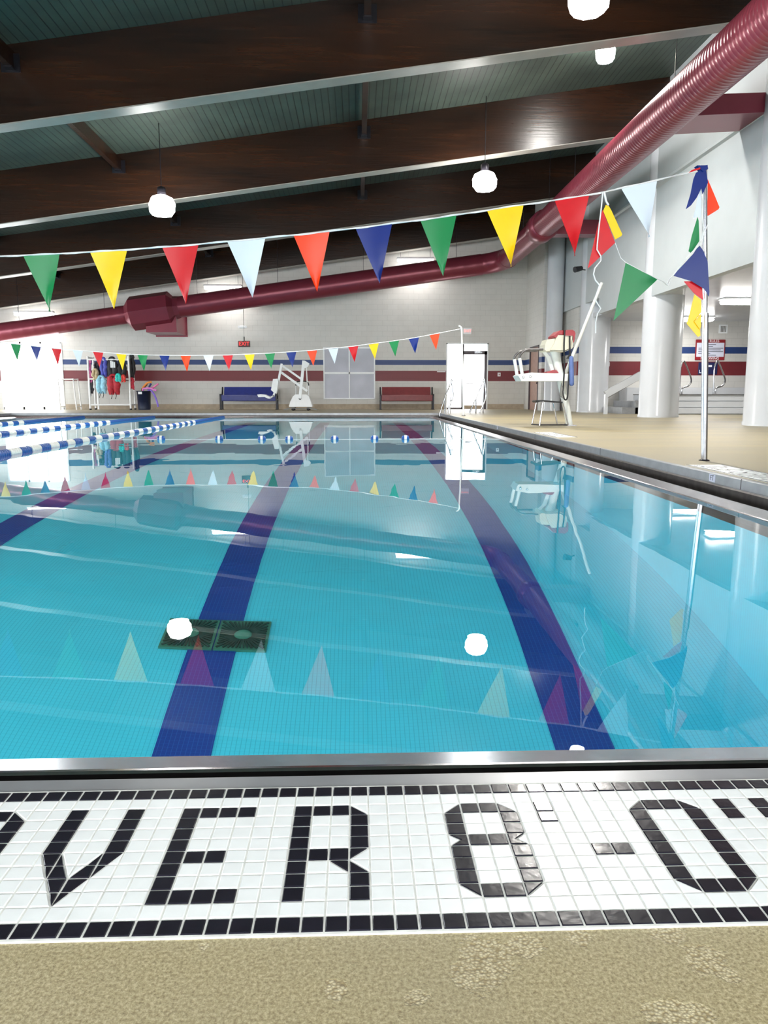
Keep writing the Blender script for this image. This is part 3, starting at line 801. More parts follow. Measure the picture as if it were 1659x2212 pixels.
# near pole with spare pennants
b0 = P(1521, 995, Z=0); YPo = b0.y; tp = P(1522, 364, Y=YPo)
t = thing('pennant_pole', 'tall steel pole standing on the right deck beside the pool edge', 'pole', b0)
MB().tube([(b0.x, YPo, 0), (b0.x+(tp.x-b0.x)*.46, YPo, 1.25)], [.027, .027], n=20).build('lower_tube', M['steel'], t)
MB().tube([(b0.x+(tp.x-b0.x)*.46, YPo, 1.2), tp], .021, n=20).build('upper_tube', M['steel'], t)
MB().lathe((b0.x, YPo, 0), [(.045, 0), (.045, .006), (.03, .012)], n=20).build('floor_collar', M['black_metal'], t)
sp = thing('spare_pennants', 'spare pennants bundled and tied around the steel pole, blue ones uppermost', 'pennants', tp)
def fl_poly(nm, c, pts, Y, lb=None, th=.003):
    mb = MB(); mb.prism([P(x, y, Y=Y) for x, y in pts], (0, th, 0)); o = mb.build(nm, M['p_'+c], sp2 if nm.startswith('hang') else sp)
    o.name = 'pennant'; o['label'] = c+' pennant'; return o
Yf = YPo-.06
def zpx(x, y): return (1440+x/5.53, 340+y/5.53)
fl_poly('p', 'blue', [zpx(*q) for q in ((440, 105), (470, 150), (495, 300), (430, 440), (415, 370), (360, 480), (290, 575), (230, 620), (285, 440), (320, 260), (350, 185), (405, 150))], Yf-.03)
fl_poly('p', 'orange', [zpx(*q) for q in ((492, 262), (560, 420), (632, 595), (620, 620), (500, 695), (478, 700), (490, 500))], YPo+.05)
fl_poly('p', 'white', [zpx(*q) for q in ((372, 470), (415, 380), (416, 560), (408, 720), (370, 710), (315, 728), (345, 620))], Yf)
fl_poly('p', 'green', [zpx(*q) for q in ((370, 712), (384, 760), (392, 1000), (292, 1142), (262, 1122), (300, 940))], Yf)
fl_poly('p', 'blue', [zpx(*q) for q in ((388, 1045), (435, 1110), (490, 1240), (500, 1420), (512, 1600), (505, 1665), (455, 1575), (300, 1480), (75, 1412), (210, 1270), (320, 1150))], Yf-.04)
fl_poly('p', 'red', [zpx(*q) for q in ((205, 1480), (300, 1480), (420, 1540), (438, 1705), (330, 1625))], Yf-.01)
fl_poly('p', 'yellow', [zpx(*q) for q in ((332, 1635), (412, 1700), (415, 1850), (330, 1960), (400, 2030), (405, 2130), (375, 2145), (240, 1985), (280, 1850))], Yf)
fl_poly('p', 'yellow', [zpx(*q) for q in ((330, 1960), (412, 1860), (412, 2010), (400, 2060))], Yf-.012)
mb = MB()
mb.tube([P(*zpx(*q), Y=Yf-.02) for q in ((440, 130), (436, 400), (430, 700), (440, 860), (425, 960), (410, 1090))], .0055, n=6)
mb.tube([P(*zpx(*q), Y=Yf-.05) for q in ((496, 800), (455, 880), (430, 950), (390, 1050), (290, 1145), (190, 1265), (75, 1412), (20, 1465), (5, 1510), (20, 1530), (40, 1490))], .005, n=6)
mb.tube([P(*zpx(*q), Y=Yf-.03) for q in ((395, 100), (430, 130), (480, 95), (495, 130), (455, 150), (420, 120))], .008, n=6)
mb.build('cord', M['rope_white'], sp)
mb = MB(); mb.prism([P(*zpx(*q), Y=Yf-.045) for q in ((365, 95), (455, 95), (490, 92), (495, 140), (470, 150), (440, 170), (400, 130))], (0, .06, 0)); mb.build('knot', M['p_blue'], sp)
mb = MB(); mb.prism([P(*zpx(*q), Y=Yf-.05) for q in ((262, 182), (300, 150), (400, 118), (405, 140))], (0, .01, 0)); mb.build('strap', M['p_red'], sp)
# hanging tangle between the pole and the lifeguard chair
sp2 = thing('hanging_pennants', 'tangle of red, yellow and green pennants hanging from the nearer pennant string', 'pennants', P(1304, 418, Y=YP))
def cpx(x, y): return (1240+x/6.914, 400+y/6.914)
fl_poly('hang', 'red', [cpx(*q) for q in ((425, 370), (615, 860), (205, 1245), (350, 620))], YP)
fl_poly('hang', 'yellow', [cpx(*q) for q in ((475, 295), (520, 310), (560, 380), (722, 735), (705, 762), (615, 812), (435, 385))], YP+.01)
fl_poly('hang', 'green', [cpx(*q) for q in ((772, 1155), (1250, 1405), (590, 2025))], YP)
mb = MB()
mb.tube([P(*cpx(*q), Y=YP-.02) for q in ((430, 100), (400, 400), (370, 650), (350, 850), (342, 960), (400, 1060), (400, 1130), (310, 1240), (290, 1330), (320, 1420), (380, 1490))], .006, n=6)
mb.tube([P(*cpx(*q), Y=YP-.02) for q in ((450, 100), (480, 240), (515, 300))], .009, n=6)
mb.tube([P(*cpx(*q), Y=YP) for q in ((615, 860), (650, 960), (700, 1090), (772, 1155), (1250, 1405), (1330, 1440), (1390, 1500), (1430, 1400), (1470, 1355))], .003, n=5)
mb.tube([P(*cpx(*q), Y=YP-.02) for q in ((380, 1490), (310, 1690), (345, 1760), (400, 1840), (350, 1920), (325, 2050), (325, 2210))], .005, n=6)
mb.build('cord', M['rope_white'], sp2)

# far pole
b1 = P(1001.5, 898, Z=0); t1 = P(997, 709, Y=b1.y)
t = thing('pennant_pole', 'slim pale pole in front of the bright glass entrance door', 'pole', b1)
MB().tube([b1, t1, t1+Vector((-.03, 0, .04)), t1+Vector((-.08, 0, .06))], .024, n=12).build('tube', M['chair_white'], t)
MB().lathe(b1, [(.06, 0), (.06, .008), (.03, .02)], n=16).build('floor_collar', M['steel'], t)

# ================================================================ HAND RAILS AT THE FAR CORNER
def smooth_path(pts, n=4):
    out = []; m = len(pts); pts = [Vector(p) for p in pts]
    for i in range(m-1):
        p0, p1, p2, p3 = pts[max(i-1, 0)], pts[i], pts[i+1], pts[min(i+2, m-1)]
        for k in range(n):
            t_ = k/n
            out.append(.5*((2*p1)+(-p0+p2)*t_+(2*p0-5*p1+4*p2-p3)*t_*t_+(-p0+3*p1-3*p2+p3)*t_**3))
    out.append(pts[-1]); return out
def gpx(x, y): return (940+x/11.64, 720+y/11.64)
rails = [('handrail', 'chrome hand rail rising out of the far right corner of the pool, outer one', 24.0, [(130, 2160), (130, 1990), (245, 1620), (370, 1300), (420, 1160)], [(245, 2150), (245, 1640)]),
         ('handrail', 'chrome hand rail rising out of the far right corner of the pool, inner one', 23.4, [(355, 2160), (380, 1800), (395, 1350), (418, 1170), (450, 1500), (440, 1640), (400, 1720), (330, 1900), (280, 2150)], None),
         ('handrail', 'chrome stair rail on the deck in front of the glass door, left one', 23.6, [(870, 2050), (870, 1990), (960, 1790), (1030, 1620), (1180, 1290), (1225, 1160)], [(1020, 2055), (1030, 1620)]),
         ('handrail', 'chrome stair rail on the deck in front of the glass door, right one', 23.9, [(1105, 2020), (1190, 1840), (1270, 1640), (1275, 1450), (1250, 1240), (1225, 1150), (1210, 1500), (1205, 2060)], None)]
for nm, lb, Y, pth, post in rails:
    base = P(*gpx(*pth[0]), Y=Y)
    t = thing(nm, lb, 'hand rail', base, 'chrome hand rails at the far corner')
    MB().tube(smooth_path([P(*gpx(*q), Y=Y) for q in pth]), .022, n=10).build('rail', M['chrome'], t)
    if post: MB().tube([P(*gpx(*q), Y=Y) for q in post], .022, n=10).build('post', M['chrome'], t)
# spa rails
for off, lb in ((0, 'chrome spa grab rail in front of the rules sign'), (-73, 'chrome spa grab rail beside the middle white column')):
    Y = 23.1; t = thing('grab_rail', lb, 'grab rail', P(1542+off, 852, Y=Y), 'chrome spa grab rails')
    q = [(1541, 852), (1543, 800), (1546, 785), (1550, 780), (1555, 788), (1561, 803), (1566, 818), (1565, 827), (1559, 834), (1549, 837), (1546, 842), (1546, 852)]
    MB().tube(smooth_path([P(x+off, y, Y=Y+(.0 if i < 4 else .25*min(1, (i-3)/4))) for i, (x, y) in enumerate(q)]), .024, n=10).build('rail', M['chrome'], t)

# ================================================================ AIR DUCT
YD = 29.5
def dctr(px, py): return P(px, py, Y=YD)
c1, c2 = dctr(0, 718), dctr(1080, 566)
XD, HD = 5.5, None
sl = (c2.z-c1.z)/(c2.x-c1.x)
def far_pt(x): return Vector((x, YD, c1.z+sl*(x-c1.x)))
XD = 5.5; ZD = far_pt(XD).z
RB, RS = .385, .335
duct = thing('air_duct', 'long maroon round air duct running along the right side and across the far wall', 'air duct', (XD, 14, ZD))
xr0, xr1 = dctr(273, 680).x, dctr(388, 665).x
def ribbed(mb, a, b, r, step=.10, n=40):
    a = Vector(a); b = Vector(b); L = (b-a).length; k = int(L/step); pts, rr_ = [], []
    for i in range(k+1):
        for d_, dr in ((0, 0), (.44, 0), (.5, .0022), (.56, 0)):
            t_ = (i+d_)/(k+1); pts.append(a.lerp(b, t_)); rr_.append(r+dr)
    pts.append(b); rr_.append(r)
    mb.tube(pts, rr_, n=n)
mb = MB(); ribbed(mb, (XD, -3.6, ZD), (XD, 23.2, ZD), .36); mb.build('side_run', M['maroon'], duct)
mb = MB(); ribbed(mb, (XD, 23.9, ZD), (XD, YD-.9, ZD), .36); mb.build('side_run_end', M['maroon'], duct)
q = [Vector((XD, YD-.9, ZD))]
for k in range(1, 9):
    a = PI/2*k/8; x = XD-.9*(1-math.cos(a)); y = YD-.9+.9*math.sin(a); q.append(Vector((x, y, ZD+sl*(x-XD))))
MB().tube(q, .37, n=40).build('elbow', M['maroon'], duct)
mb = MB(); ribbed(mb, far_pt(XD-.85), far_pt(xr1), RB, .5); mb.build('far_run', M['maroon'], duct)
mb = MB(); ribbed(mb, far_pt(xr0), far_pt(XL+.1), RS, .4); mb.build('far_run_narrow', M['maroon'], duct)
xa, xb = xr1-xr0, 0
d_ = (far_pt(1)-far_pt(0)).normalized(); L = (far_pt(xr1)-far_pt(xr0)).length
def oct_tube(a, ts, rs, nm, n=8, rot=True):
    MB().tube([a+d_*t_ for t_ in ts], rs, n=n, smooth=False).build(nm, M['maroon'], duct)
oct_tube(far_pt(xr0), [0, .22, L-.35, L-.18, L], [RS+.01, .62, .62, .42, RB+.01], 'reducer')
bx0, bx1 = P(318, 700, Y=YD).x, P(402, 700, Y=YW).x
zb0 = P(360, 721, Y=YD+.5).z
MB().box((bx0, YD-.2, zb0), (bx1, YW-.01, zb0+.75)).build('wall_branch', M['maroon'], duct)
MB().box((bx0-.05, YW-.05, zb0-.05), (bx1+.05, YW-.005, zb0+.8)).build('wall_flange', M['maroon'], duct)
MB().tube([(XD, 23.15, ZD), (XD, 23.2, ZD), (XD, 23.85, ZD), (XD, 23.95, ZD)], [.37, .43, .43, .37], n=32).build('collar', M['maroon'], duct)
MB().box((XD, 23.25, ZD-.25), (XBH-.01, 23.8, ZD+.15)).build('side_branch', M['maroon'], duct)
yb = 14.3
MB().prism([(XD, yb, ZD-.05), (XBH-.01, yb, ZD+.05), (XBH-.01, yb, ZD+.38), (XD, yb, ZD+.3)], (0, 1.0, 0)).build('side_branch', M['maroon'], duct)
mb = MB()
for yy in (8.5, 13.9, 20.0, 22.6, 26): mb.tube([(XD-.05, yy, ZD+.3), (XD-.05, yy, zbm(XD)+BD)], .008, n=5)
for px in (35, 222, 425, 600, 785, 985):
    x = P(px, 600, Y=YD).x; c_ = far_pt(x); z_ = zbm(x)+BD
    mb.tube([(x, YD, c_.z+.3), (x, YD, z_)], .008, n=5)
mb.build('hanger_wires', M['black_metal'], duct)

# ================================================================ LIGHT FITTINGS
def high_bay(px, py, Y, lb, size=.27, w_=HIGHBAY, tilt=0):
    c = P(px, py, Y=Y); t = thing('high_bay_lamp', lb, 'ceiling lamp', c, 'high bay lamps under the roof')
    r = size
    MB().lathe((c.x, c.y, c.z), [(r*.80, -.20), (r*1.0, -.14), (r*1.05, .02), (r*.85, .14), (r*.45, .19), (r*.3, .2)], n=8, smooth=False, cap=False).build('reflector', M['bay_glow'], t)
    MB().lathe((c.x, c.y, c.z), [(r*.79, -.21), (r*.79, -.195)], n=8, smooth=False).build('lens', M['bay_glow'], t)
    MB().lathe((c.x, c.y, c.z), [(r*.33, .20), (r*.34, .22), (r*.34, .34), (r*.2, .37)], n=16).build('ballast', M['black_metal'], t)
    MB().tube([(c.x, c.y, c.z+.36), (c.x, c.y, zbm(c.x)+BD)], .009, n=6).build('hanger', M['black_metal'], t)
    a = area('high_bay_light', (c.x, c.y, c.z-.23), (0, 0, 0), size*1.6, 0, w_, (1, .96, .9), 'DISK')
    return c
high_bay(350, 443, 17.4, 'high bay lamp hanging above the pool near the left edge of the view')
high_bay(1047, 390, 18.5, 'high bay lamp hanging left of the maroon duct above the pool')
high_bay(1272, -12, 10.5, 'largest high bay lamp, cut by the top of the view', .26)
high_bay(1308, 108, 16.2, 'small high bay lamp close under the roof beside the duct', .19, HIGHBAY*.4)
def strip_light(px0, px1, py, Y, lb, zc=None, hang=True):
    a, b = P(px0, py, Y=Y), P(px1, py, Y=Y); z = a.z; t = thing('strip_light', lb, 'strip light', ((a.x+b.x)/2, Y, z), 'fluorescent strip lights')
    MB().rbox((a.x, Y-.09, z+.03), (b.x, Y+.09, z+.11), .02).build('housing', M['white'], t)
    MB().rbox((a.x+.02, Y-.075, z-.07), (b.x-.02, Y+.075, z+.03), .03).build('lens', M['tube_glow'], t)
    if hang:
        mb = MB()
        for x in (a.x+.15, b.x-.15): mb.tube([(x, Y, z+.1), (x, Y, zbm(x)+BD)], .006, n=5)
        mb.build('hanger_wires', M['black_metal'], t)
    area('strip_light_lamp', ((a.x+b.x)/2, Y, z-.09), (0, 0, 0), b.x-a.x, .14, 25, (1, .98, .95))
strip_light(857, 938, 562, 30.45, 'strip light above the duct right of the middle of the far wall')
strip_light(440, 523, 621, 30.45, 'strip light above the duct just right of its octagonal reducer')
strip_light(30, 117, 678, 30.45, 'strip light above the duct at the left end of the far wall')
def ceil_light(px, py, wd, lb):
    c = P(px, py, Z=ZBH-.07); t = thing('alcove_light', lb, 'ceiling light', c, 'alcove ceiling lights')
    MB().rbox((c.x-wd/2, c.y-.2, ZBH-.03), (c.x+wd/2, c.y+.2, ZBH+.018), .02).build('housing', M['white'], t)
    MB().rbox((c.x-wd/2+.02, c.y-.17, ZBH-.13), (c.x+wd/2-.02, c.y+.17, ZBH-.03), .04).build('lens', M['tube_glow'], t)
    area('alcove_lamp', (c.x, c.y, ZBH-.15), (0, 0, 0), wd, .3, 45, (1, .99, .96))
ceil_light(1503, 690, 1.1, 'glowing ceiling light of the alcove, the smaller one farther in')
ceil_light(1608, 652, 1.2, 'glowing ceiling light of the alcove, the larger one nearer the view')

# ================================================================ FAR WALL THINGS
def bench(px0, px1, col, lb):
    Y = 30.35; x0, x1 = P(px0, 870, Y=Y).x, P(px1, 870, Y=Y).x; m = M['bench_'+col]
    t = thing('bench', lb, 'bench', ((x0+x1)/2, Y, 0), 'benches along the far wall')
    mb = MB().rbox((x0+.06, Y-.32, .40), (x1-.06, Y+.05, .45), .02).rbox((x0+.06, Y-.35, .33), (x1-.06, Y-.31, .56), .015)
    mb.build('seat', m, t)
    a = MB(); a.prism([(x0+.10, Y+.06, .50), (x0+.10, Y+.10, .50), (x0+.10, Y+.24, .87), (x0+.10, Y+.20, .87)], (x1-x0-.2, 0, 0)); a.build('backrest', m, t)
    for x in (x0+.03, x1-.03):
        mb = MB().bar((x, Y-.33, 0), (x, Y-.33, .56), .06, .06).bar((x, Y+.10, 0), (x, Y+.10, .56), .06, .06)
        mb.bar((x, Y+.10, .5), (x, Y+.24, .86), .05, .05)
        mb.box((x-.03, Y-.36, .54), (x+.03, Y+.14, .60)).box((x-.05, Y-.36, 0), (x+.05, Y+.16, .02)).box((x-.025, Y-.33, .36), (x+.025, Y+.1, .41))
        mb.build('leg_frame', M['black_metal'], t)
bench(478, 601, 'blue', 'blue bench with black legs against the far wall behind the pool lift')
bench(820, 936, 'red', 'maroon bench with black legs against the far wall beside the glass door')

# four-pane board on the wall
bx0, bx1 = xat(700.5), xat(808.5); bz0, bz1 = zat(860.5), zat(752)
t = thing('wall_board', 'large grey four-panel board with thin white frame on the far wall between the benches', 'board', ((bx0+bx1)/2, YW-.03, bz0))
MB().box((bx0, YW-.03, bz0), (bx1, YW-.005, bz1)).build('panel', simple('frosted_grey_panel', srgb(172, 174, 186), .3, var=.10, scale=1.5), t)
mb = MB(); q = .035; xm_, zm_ = (bx0+bx1)/2, zat(806)
for a, b in (((bx0-q, bz0-q), (bx0+q*.4, bz1+q)), ((bx1-q*.4, bz0-q), (bx1+q, bz1+q)), ((bx0, bz0-q), (bx1, bz0+q*.4)), ((bx0, bz1-q*.4), (bx1, bz1+q)), ((bx0, zm_-q), (bx1, zm_+q)), ((xm_-q*.6, bz0), (xm_+q*.6, bz1))):
    mb.box((a[0], YW-.05, a[1]), (b[0], YW-.008, b[1]))
mb.build('frame', M['white'], t)

# pool lift
def lpx(x, y): return (540+x/9.217, 760+y/9.217)
YL = 28.6
lb_ = P(*lpx(1020, 1185), Y=YL)
dz = -lb_.z
def LP(x, y, dy=0.0): p = P(*lpx(x, y), Y=YL); return Vector((p.x, YL+dy, p.z+dz))
t = thing('pool_lift', 'white wheeled pool lift with folded arm and sling seat at the far end', 'pool lift', (lb_.x, YL, 0))
pr = [LP(798, 1092), LP(1245, 1092), LP(1225, 1010), LP(1180, 900), LP(1130, 868), LP(915, 868), LP(870, 905), LP(815, 1010)]
mb = MB().prism([p+Vector((0, -.35, 0)) for p in pr], (0, .7, 0)); mb.box((LP(795, 1100).x, YL-.38, LP(795, 1110).z), (LP(1250, 1100).x, YL+.38, LP(795, 1070).z))
mb.build('base_cover', M['white'], t)
MB().lathe(LP(1010, 940, -.352), [(.055, -.004), (.055, .004)], n=20, axis='y').build('socket', M['black'], t)
mb = MB()
for s_ in (-1, 1):
    for dy in (-.28, .28):
        c_ = LP(1020+s_*150, 1130, dy); mb.box((c_.x-.06, YL+dy-.03, .08), (c_.x+.06, YL+dy+.03, c_.z+.02))
    mb.bar(LP(1020+s_*150, 1125, -.3), Vector((LP(1020+s_*330, 1170).x, YL-.32, .03)), .05, .05)
mb.box((LP(860, 1100).x, YL-.3, .05), (LP(1190, 1100).x, YL+.3, .08)); mb.build('chassis', M['grille'], t)
for s_ in (-1, 1):
    for dy in (-.28, .28):
        c_ = LP(1020+s_*150, 1130, dy); MB().lathe((c_.x, YL+dy, .06), [(.03, -.03), (.06, -.025), (.06, .025), (.03, .03)], n=16, axis='y').build('wheel', M['black'], t)
MB().bar(LP(1008, 950, -.36), LP(1085, 205, -.36), .10, .10).build('mast', M['white'], t)
mb = MB(); mb.prism([LP(1060, 200, -.42), LP(1110, 205, -.42), LP(1200, 262, -.42), LP(1165, 330, -.42), LP(1110, 350, -.42), LP(1050, 340, -.42)], (0, .12, 0)); mb.build('mast_head', M['white'], t)
MB().tube([LP(1135, 340, -.33), LP(1150, 620, -.33)], .022).tube([LP(1150, 600, -.33), LP(1145, 780, -.33)], .012).build('actuator', M['white'], t)
MB().bar(LP(640, 285, -.36), LP(1050, 575, -.36), .07, .05).build('upper_arm', M['white'], t)
MB().bar(LP(630, 425, -.36), LP(1150, 800, -.36), .08, .06).build('lower_arm', M['white'], t)
MB().bar(LP(655, 262, -.42), LP(590, 610, -.42), .08, .05).bar(LP(590, 600, -.42), LP(490, 905, -.42), .07, .05).bar(LP(500, 890, -.42), LP(420, 935, -.42), .05, .05).build('seat_hanger', M['white'], t)
mb = MB(); mb.prism([LP(495, 565, -.62), LP(575, 560, -.62), LP(600, 620, -.62), (LP(560, 850, -.62)), LP(500, 820, -.62), LP(455, 780, -.62)], (0, .42, 0)); st = mb.build('seat_back', M['white'], t)
mb = MB(); mb.prism([LP(185, 870, -.62), LP(250, 862, -.62), LP(345, 872, -.62), LP(425, 915, -.62), LP(435, 950, -.62), LP(395, 948, -.62), LP(330, 915, -.62), LP(210, 920, -.62)], (0, .42, 0)); mb.build('seat_pan', M['white'], t)
for s_, q in ((905, 870), (1160, 880)):
    MB().tube([LP(s_, q, .25), LP(s_, 650, .25)], .018).build('handle_post', M['white'], t)
MB().tube(smooth_path([LP(905, 690, .25), LP(905, 640, .25), LP(950, 606, .25), LP(1110, 606, .25), LP(1155, 650, .25), LP(1160, 690, .25)], 3), .022).build('push_handle', M['black'], t)

# gear rack
def rpx(x, y): return (180+x/8.295, 740+y/8.295)
YR = 30.0; rb = P(*rpx(470, 1190), Y=YR); rdz = -rb.z
def RP(x, y, dy=0.0): p = P(*rpx(x, y), Y=YR); return Vector((p.x, YR+dy, p.z+rdz))
t = thing('gear_rack', 'white pipe rack loaded with life vests at the left of the far deck', 'rack', (rb.x, YR, 0))
def rk(nm, *pts, r=.035): MB().tube([Vector(p) for p in pts], r, n=12).build(nm, M['pvc'], t)
top = RP(0, 235).z; mid = RP(0, 640).z; low = RP(0, 1100).z
xl_, xr_ = RP(110, 0).x, RP(835, 0).x
for x in (xl_, xr_):
    for dy in (-.3, .3): rk('post', (x, YR+dy, .03), (x, YR+dy, top))
    rk('cross_rail', (x, YR-.3, low), (x, YR+.3, low), r=.03); rk('cross_rail', (x, YR-.3, top-.05), (x, YR+.3, top-.05), r=.03)
for z in (low, mid, top-.12):
    for dy in (-.3, .3): rk('long_rail', (xl_, YR+dy, z), (xr_, YR+dy, z), r=.03)
for x in (RP(255, 0).x,): rk('post', (x, YR-.28, .03), (x, YR-.28, mid))
for x in (xl_, xr_):
    for dy in (-.3, .3): MB().lathe((x, YR+dy, 0), [(.03, 0), (.045, .01), (.045, .05), (.03, .06)], n=12).build('caster', M['black'], t)

def vest(x0, y0, x1, y1, dy, col, lb, seed, th=.16, tails=0):
    """limp padded vest hung over a rail: two front panels, collar and straps"""
    a, b = RP(x0, y0), RP(x1, y1); rnd = random.Random(seed)
    t = thing('life_vest', lb, 'life vest', ((a.x+b.x)/2, YR+dy, b.z), 'life vests on the rack')
    m = simple('vest_'+lb.split()[0]+str(seed), col, .6, var=.25, scale=12)
    W, H = b.x-a.x, a.z-b.z
    for s_ in (0, 1):
        mb = MB(); cx = a.x+W*(.27+.46*s_); N = 7; pts, rr_ = [], []
        rows = []
        for i in range(N+1):
            v = i/N; z = a.z-H*v; wv = W*.27*(.55+.6*math.sin(PI*min(1, v*.8+.12)))*rnd.uniform(.85, 1.12); dv = th/2*(.5+.7*math.sin(PI*v))*rnd.uniform(.85, 1.15)
            ox = rnd.uniform(-.03, .03); rows.append([(cx+ox+wv*math.cos(2*PI*k/12), YR+dy+dv*math.sin(2*PI*k/12), z) for k in range(12)])
        vs_ = [p for r_ in rows for p in r_]; fs = [(i*12+k, i*12+(k+1) % 12, (i+1)*12+(k+1) % 12, (i+1)*12+k) for i in range(N) for k in range(12)]
        mb.add(vs_, fs, True); mb.add(vs_[:12], [tuple(range(12))]); mb.add(vs_[-12:], [tuple(range(12))]); mb.build('panel', m, t)
    MB().tube(smooth_path([(a.x+W*.2, YR+dy, a.z-.05), (a.x+W*.35, YR+dy, a.z+.05), (a.x+W*.65, YR+dy, a.z+.05), (a.x+W*.8, YR+dy, a.z-.05)], 3), .05, n=8).build('collar', m, t)
    for k in range(tails):
        x = a.x+W*(.3+.35*k); MB().tube([(x, YR+dy-.05, b.z+.1), (x+.03, YR+dy-.06, b.z-.04), (x-.01, YR+dy-.05, b.z-.16)], .012, n=6).build('strap', M['black'], t)
vest(135, 330, 200, 700, -.25, srgb(215, 110, 170), 'pink life vest at the left end of the top rail', 1, .12)
vest(190, 380, 320, 620, -.05, srgb(28, 26, 36), 'black life vest under the left end of the top rail', 2)
vest(335, 300, 480, 600, -.3, srgb(86, 92, 190), 'violet-blue life vest on the top rail', 3)
vest(460, 290, 660, 620, -.28, srgb(34, 32, 38), 'black and white life vest in the middle of the top rail', 4)
vest(640, 300, 810, 640, -.25, srgb(26, 26, 30), 'plain black life vest at the right of the top rail', 5)
vest(830, 240, 945, 620, -.1, srgb(40, 38, 40), 'dark life vest hung over the right end post', 6)
vest(215, 500, 340, 660, -.38, srgb(196, 176, 140), 'tan life vest between the two rails', 7)
vest(290, 620, 480, 900, -.4, srgb(150, 205, 228), 'pale blue life vest on the lower rail', 8, tails=2)
vest(490, 600, 720, 920, -.42, srgb(176, 22, 40), 'red life vest on the lower rail', 9, tails=2)
vest(640, 590, 760, 690, -.52, srgb(40, 190, 180), 'small teal life vest on top of the red one', 10, .1)
vest(745, 610, 830, 700, -.5, srgb(215, 60, 50), 'small orange-red life vest beside the teal one', 11, .1)
vest(850, 660, 945, 830, -.2, srgb(205, 50, 70), 'red life vest at the right end of the lower rail', 12, .12)
vest(130, 700, 215, 900, -.2, srgb(60, 58, 66), 'dark grey life vest low at the left end of the rack', 13, .1, 1)
for i, q in enumerate((540, 570, 600)):
    MB().box((RP(q-18, 0).x, YR-.40, RP(0, 440).z), (RP(q+6, 0).x, YR-.375, RP(0, 320+i*10).z)).build('vest_stripe', M['white'], bpy.data.objects['life_vest.003'])

# bin with foam noodles
bb = P(*rpx(1095, 1190), Y=YR); YB = YR
t = thing('bin', 'round navy bin full of foam noodles beside the gear rack', 'bin', (bb.x, YB, 0))
hb = RP(0, 850).z; rb_ = .26
MB().lathe((bb.x, YB, 0), [(rb_*.86, 0), (rb_*.88, .02), (rb_, hb-.03), (rb_+.02, hb-.03), (rb_+.02, hb), (rb_-.015, hb), (rb_-.02, .05)], n=28, cap=False).add([(bb.x-.2, YB-.2, .05), (bb.x+.2, YB-.2, .05), (bb.x+.2, YB+.2, .05), (bb.x-.2, YB+.2, .05)], [(0, 1, 2, 3)]).build('body', M['navy'], t)
pth = RP(1050, 885); MB().box((pth.x-.07, YB-rb_-.012, pth.z-.05), (pth.x+.07, YB-rb_+.02, pth.z+.04)).build('label_plate', M['white'], t)
def noodle(c, lb, pts, r=.035):
    q = [RP(x, y, d) for x, y, d in pts]; bt = Vector((bb.x+.05*random.uniform(-1, 1), YB+.05*random.uniform(-1, 1), .1))
    path = smooth_path([bt]+q, 5)
    tag(MB().tube(path, r, n=12).build('pool_noodle', simple('foam_'+lb.split()[0], c, .7)), lb, 'pool noodle', 'foam noodles in the bin')
noodle(srgb(240, 150, 70), 'orange foam noodle arching to the upper left', [(1060, 850, 0), (1100, 760, -.05), (1160, 705, -.05), (1230, 692, -.05)])
noodle(srgb(120, 70, 50), 'brown foam noodle standing beside the orange one', [(1040, 850, .08), (1075, 790, .1), (1130, 730, .1)])
noodle(srgb(236, 140, 215), 'pink foam noodle lying low across the rim', [(1080, 845, -.1), (1140, 808, -.15), (1220, 808, -.15), (1325, 845, -.15)])
noodle(srgb(240, 130, 180), 'pink foam noodle pointing up to the right', [(1200, 840, .05), (1260, 780, .05), (1335, 725, .05)])
noodle(srgb(140, 115, 215), 'violet foam noodle drooping over the right side', [(1170, 850, -.05), (1230, 850, -.1), (1290, 930, -.12), (1330, 1030, -.12), (1355, 1135, -.12)])
noodle(srgb(70, 70, 150), 'dark blue foam noodle standing in the back', [(1150, 840, .12), (1170, 770, .12), (1200, 720, .12)])

# small white frame by the daylit opening
Y = 30.4; q0, q1 = P(136, 882, Y=Y), P(166, 820, Y=Y)
t = thing('walker_frame', 'low white pipe frame standing beside the daylit opening', 'frame', (q0.x, Y, 0))
for dy in (-.25, .25):
    MB().tube([(q0.x, Y+dy, 0), (q0.x-.02, Y+dy, q1.z), (q1.x-.05, Y+dy, q1.z+.02), (q1.x+.02, Y+dy, 0)], .028, n=8).build('hoop', M['pvc'], t)
for x in (q0.x, q1.x): MB().tube([(x, Y-.25, .12), (x, Y+.25, .12)], .022, n=8).build('base_bar', M['pvc'], t)
for x in (q0.x-.02, q1.x-.05): MB().tube([(x, Y-.25, q1.z), (x, Y+.25, q1.z)], .022, n=8).build('top_bar', M['pvc'], t)

# exit signs, emergency light, plates
Y = 30.2; a, b = P(514.5, 749.5, Y=Y), P(540, 736, Y=Y)
t = thing('exit_sign', 'glowing red exit sign hanging below the duct, left of the middle', 'exit sign', ((a.x+b.x)/2, Y, a.z))
MB().rbox((a.x, Y, a.z), (b.x, Y+.06, b.z), .01).build('housing', simple('exit_housing', srgb(60, 5, 8), .4), t)
text_mesh('EXIT', .2, 'lettering', M['exit_red'], t, ((a.x+b.x)/2, Y-.004, (a.z+b.z)/2), (PI/2, 0, 0), .003)
MB().tube([((a.x+b.x)/2, Y+.03, b.z), ((a.x+b.x)/2, Y+.03, b.z+.15)], .03).tube([((a.x+b.x)/2, Y+.03, b.z), ((a.x+b.x)/2, Y+.03, zbm(a.x)+BD)], .008, n=5).build('stem', M['grille'], t)
a, b = P(1001, 722, Y=YW-.06), P(1019, 708.5, Y=YW-.06)
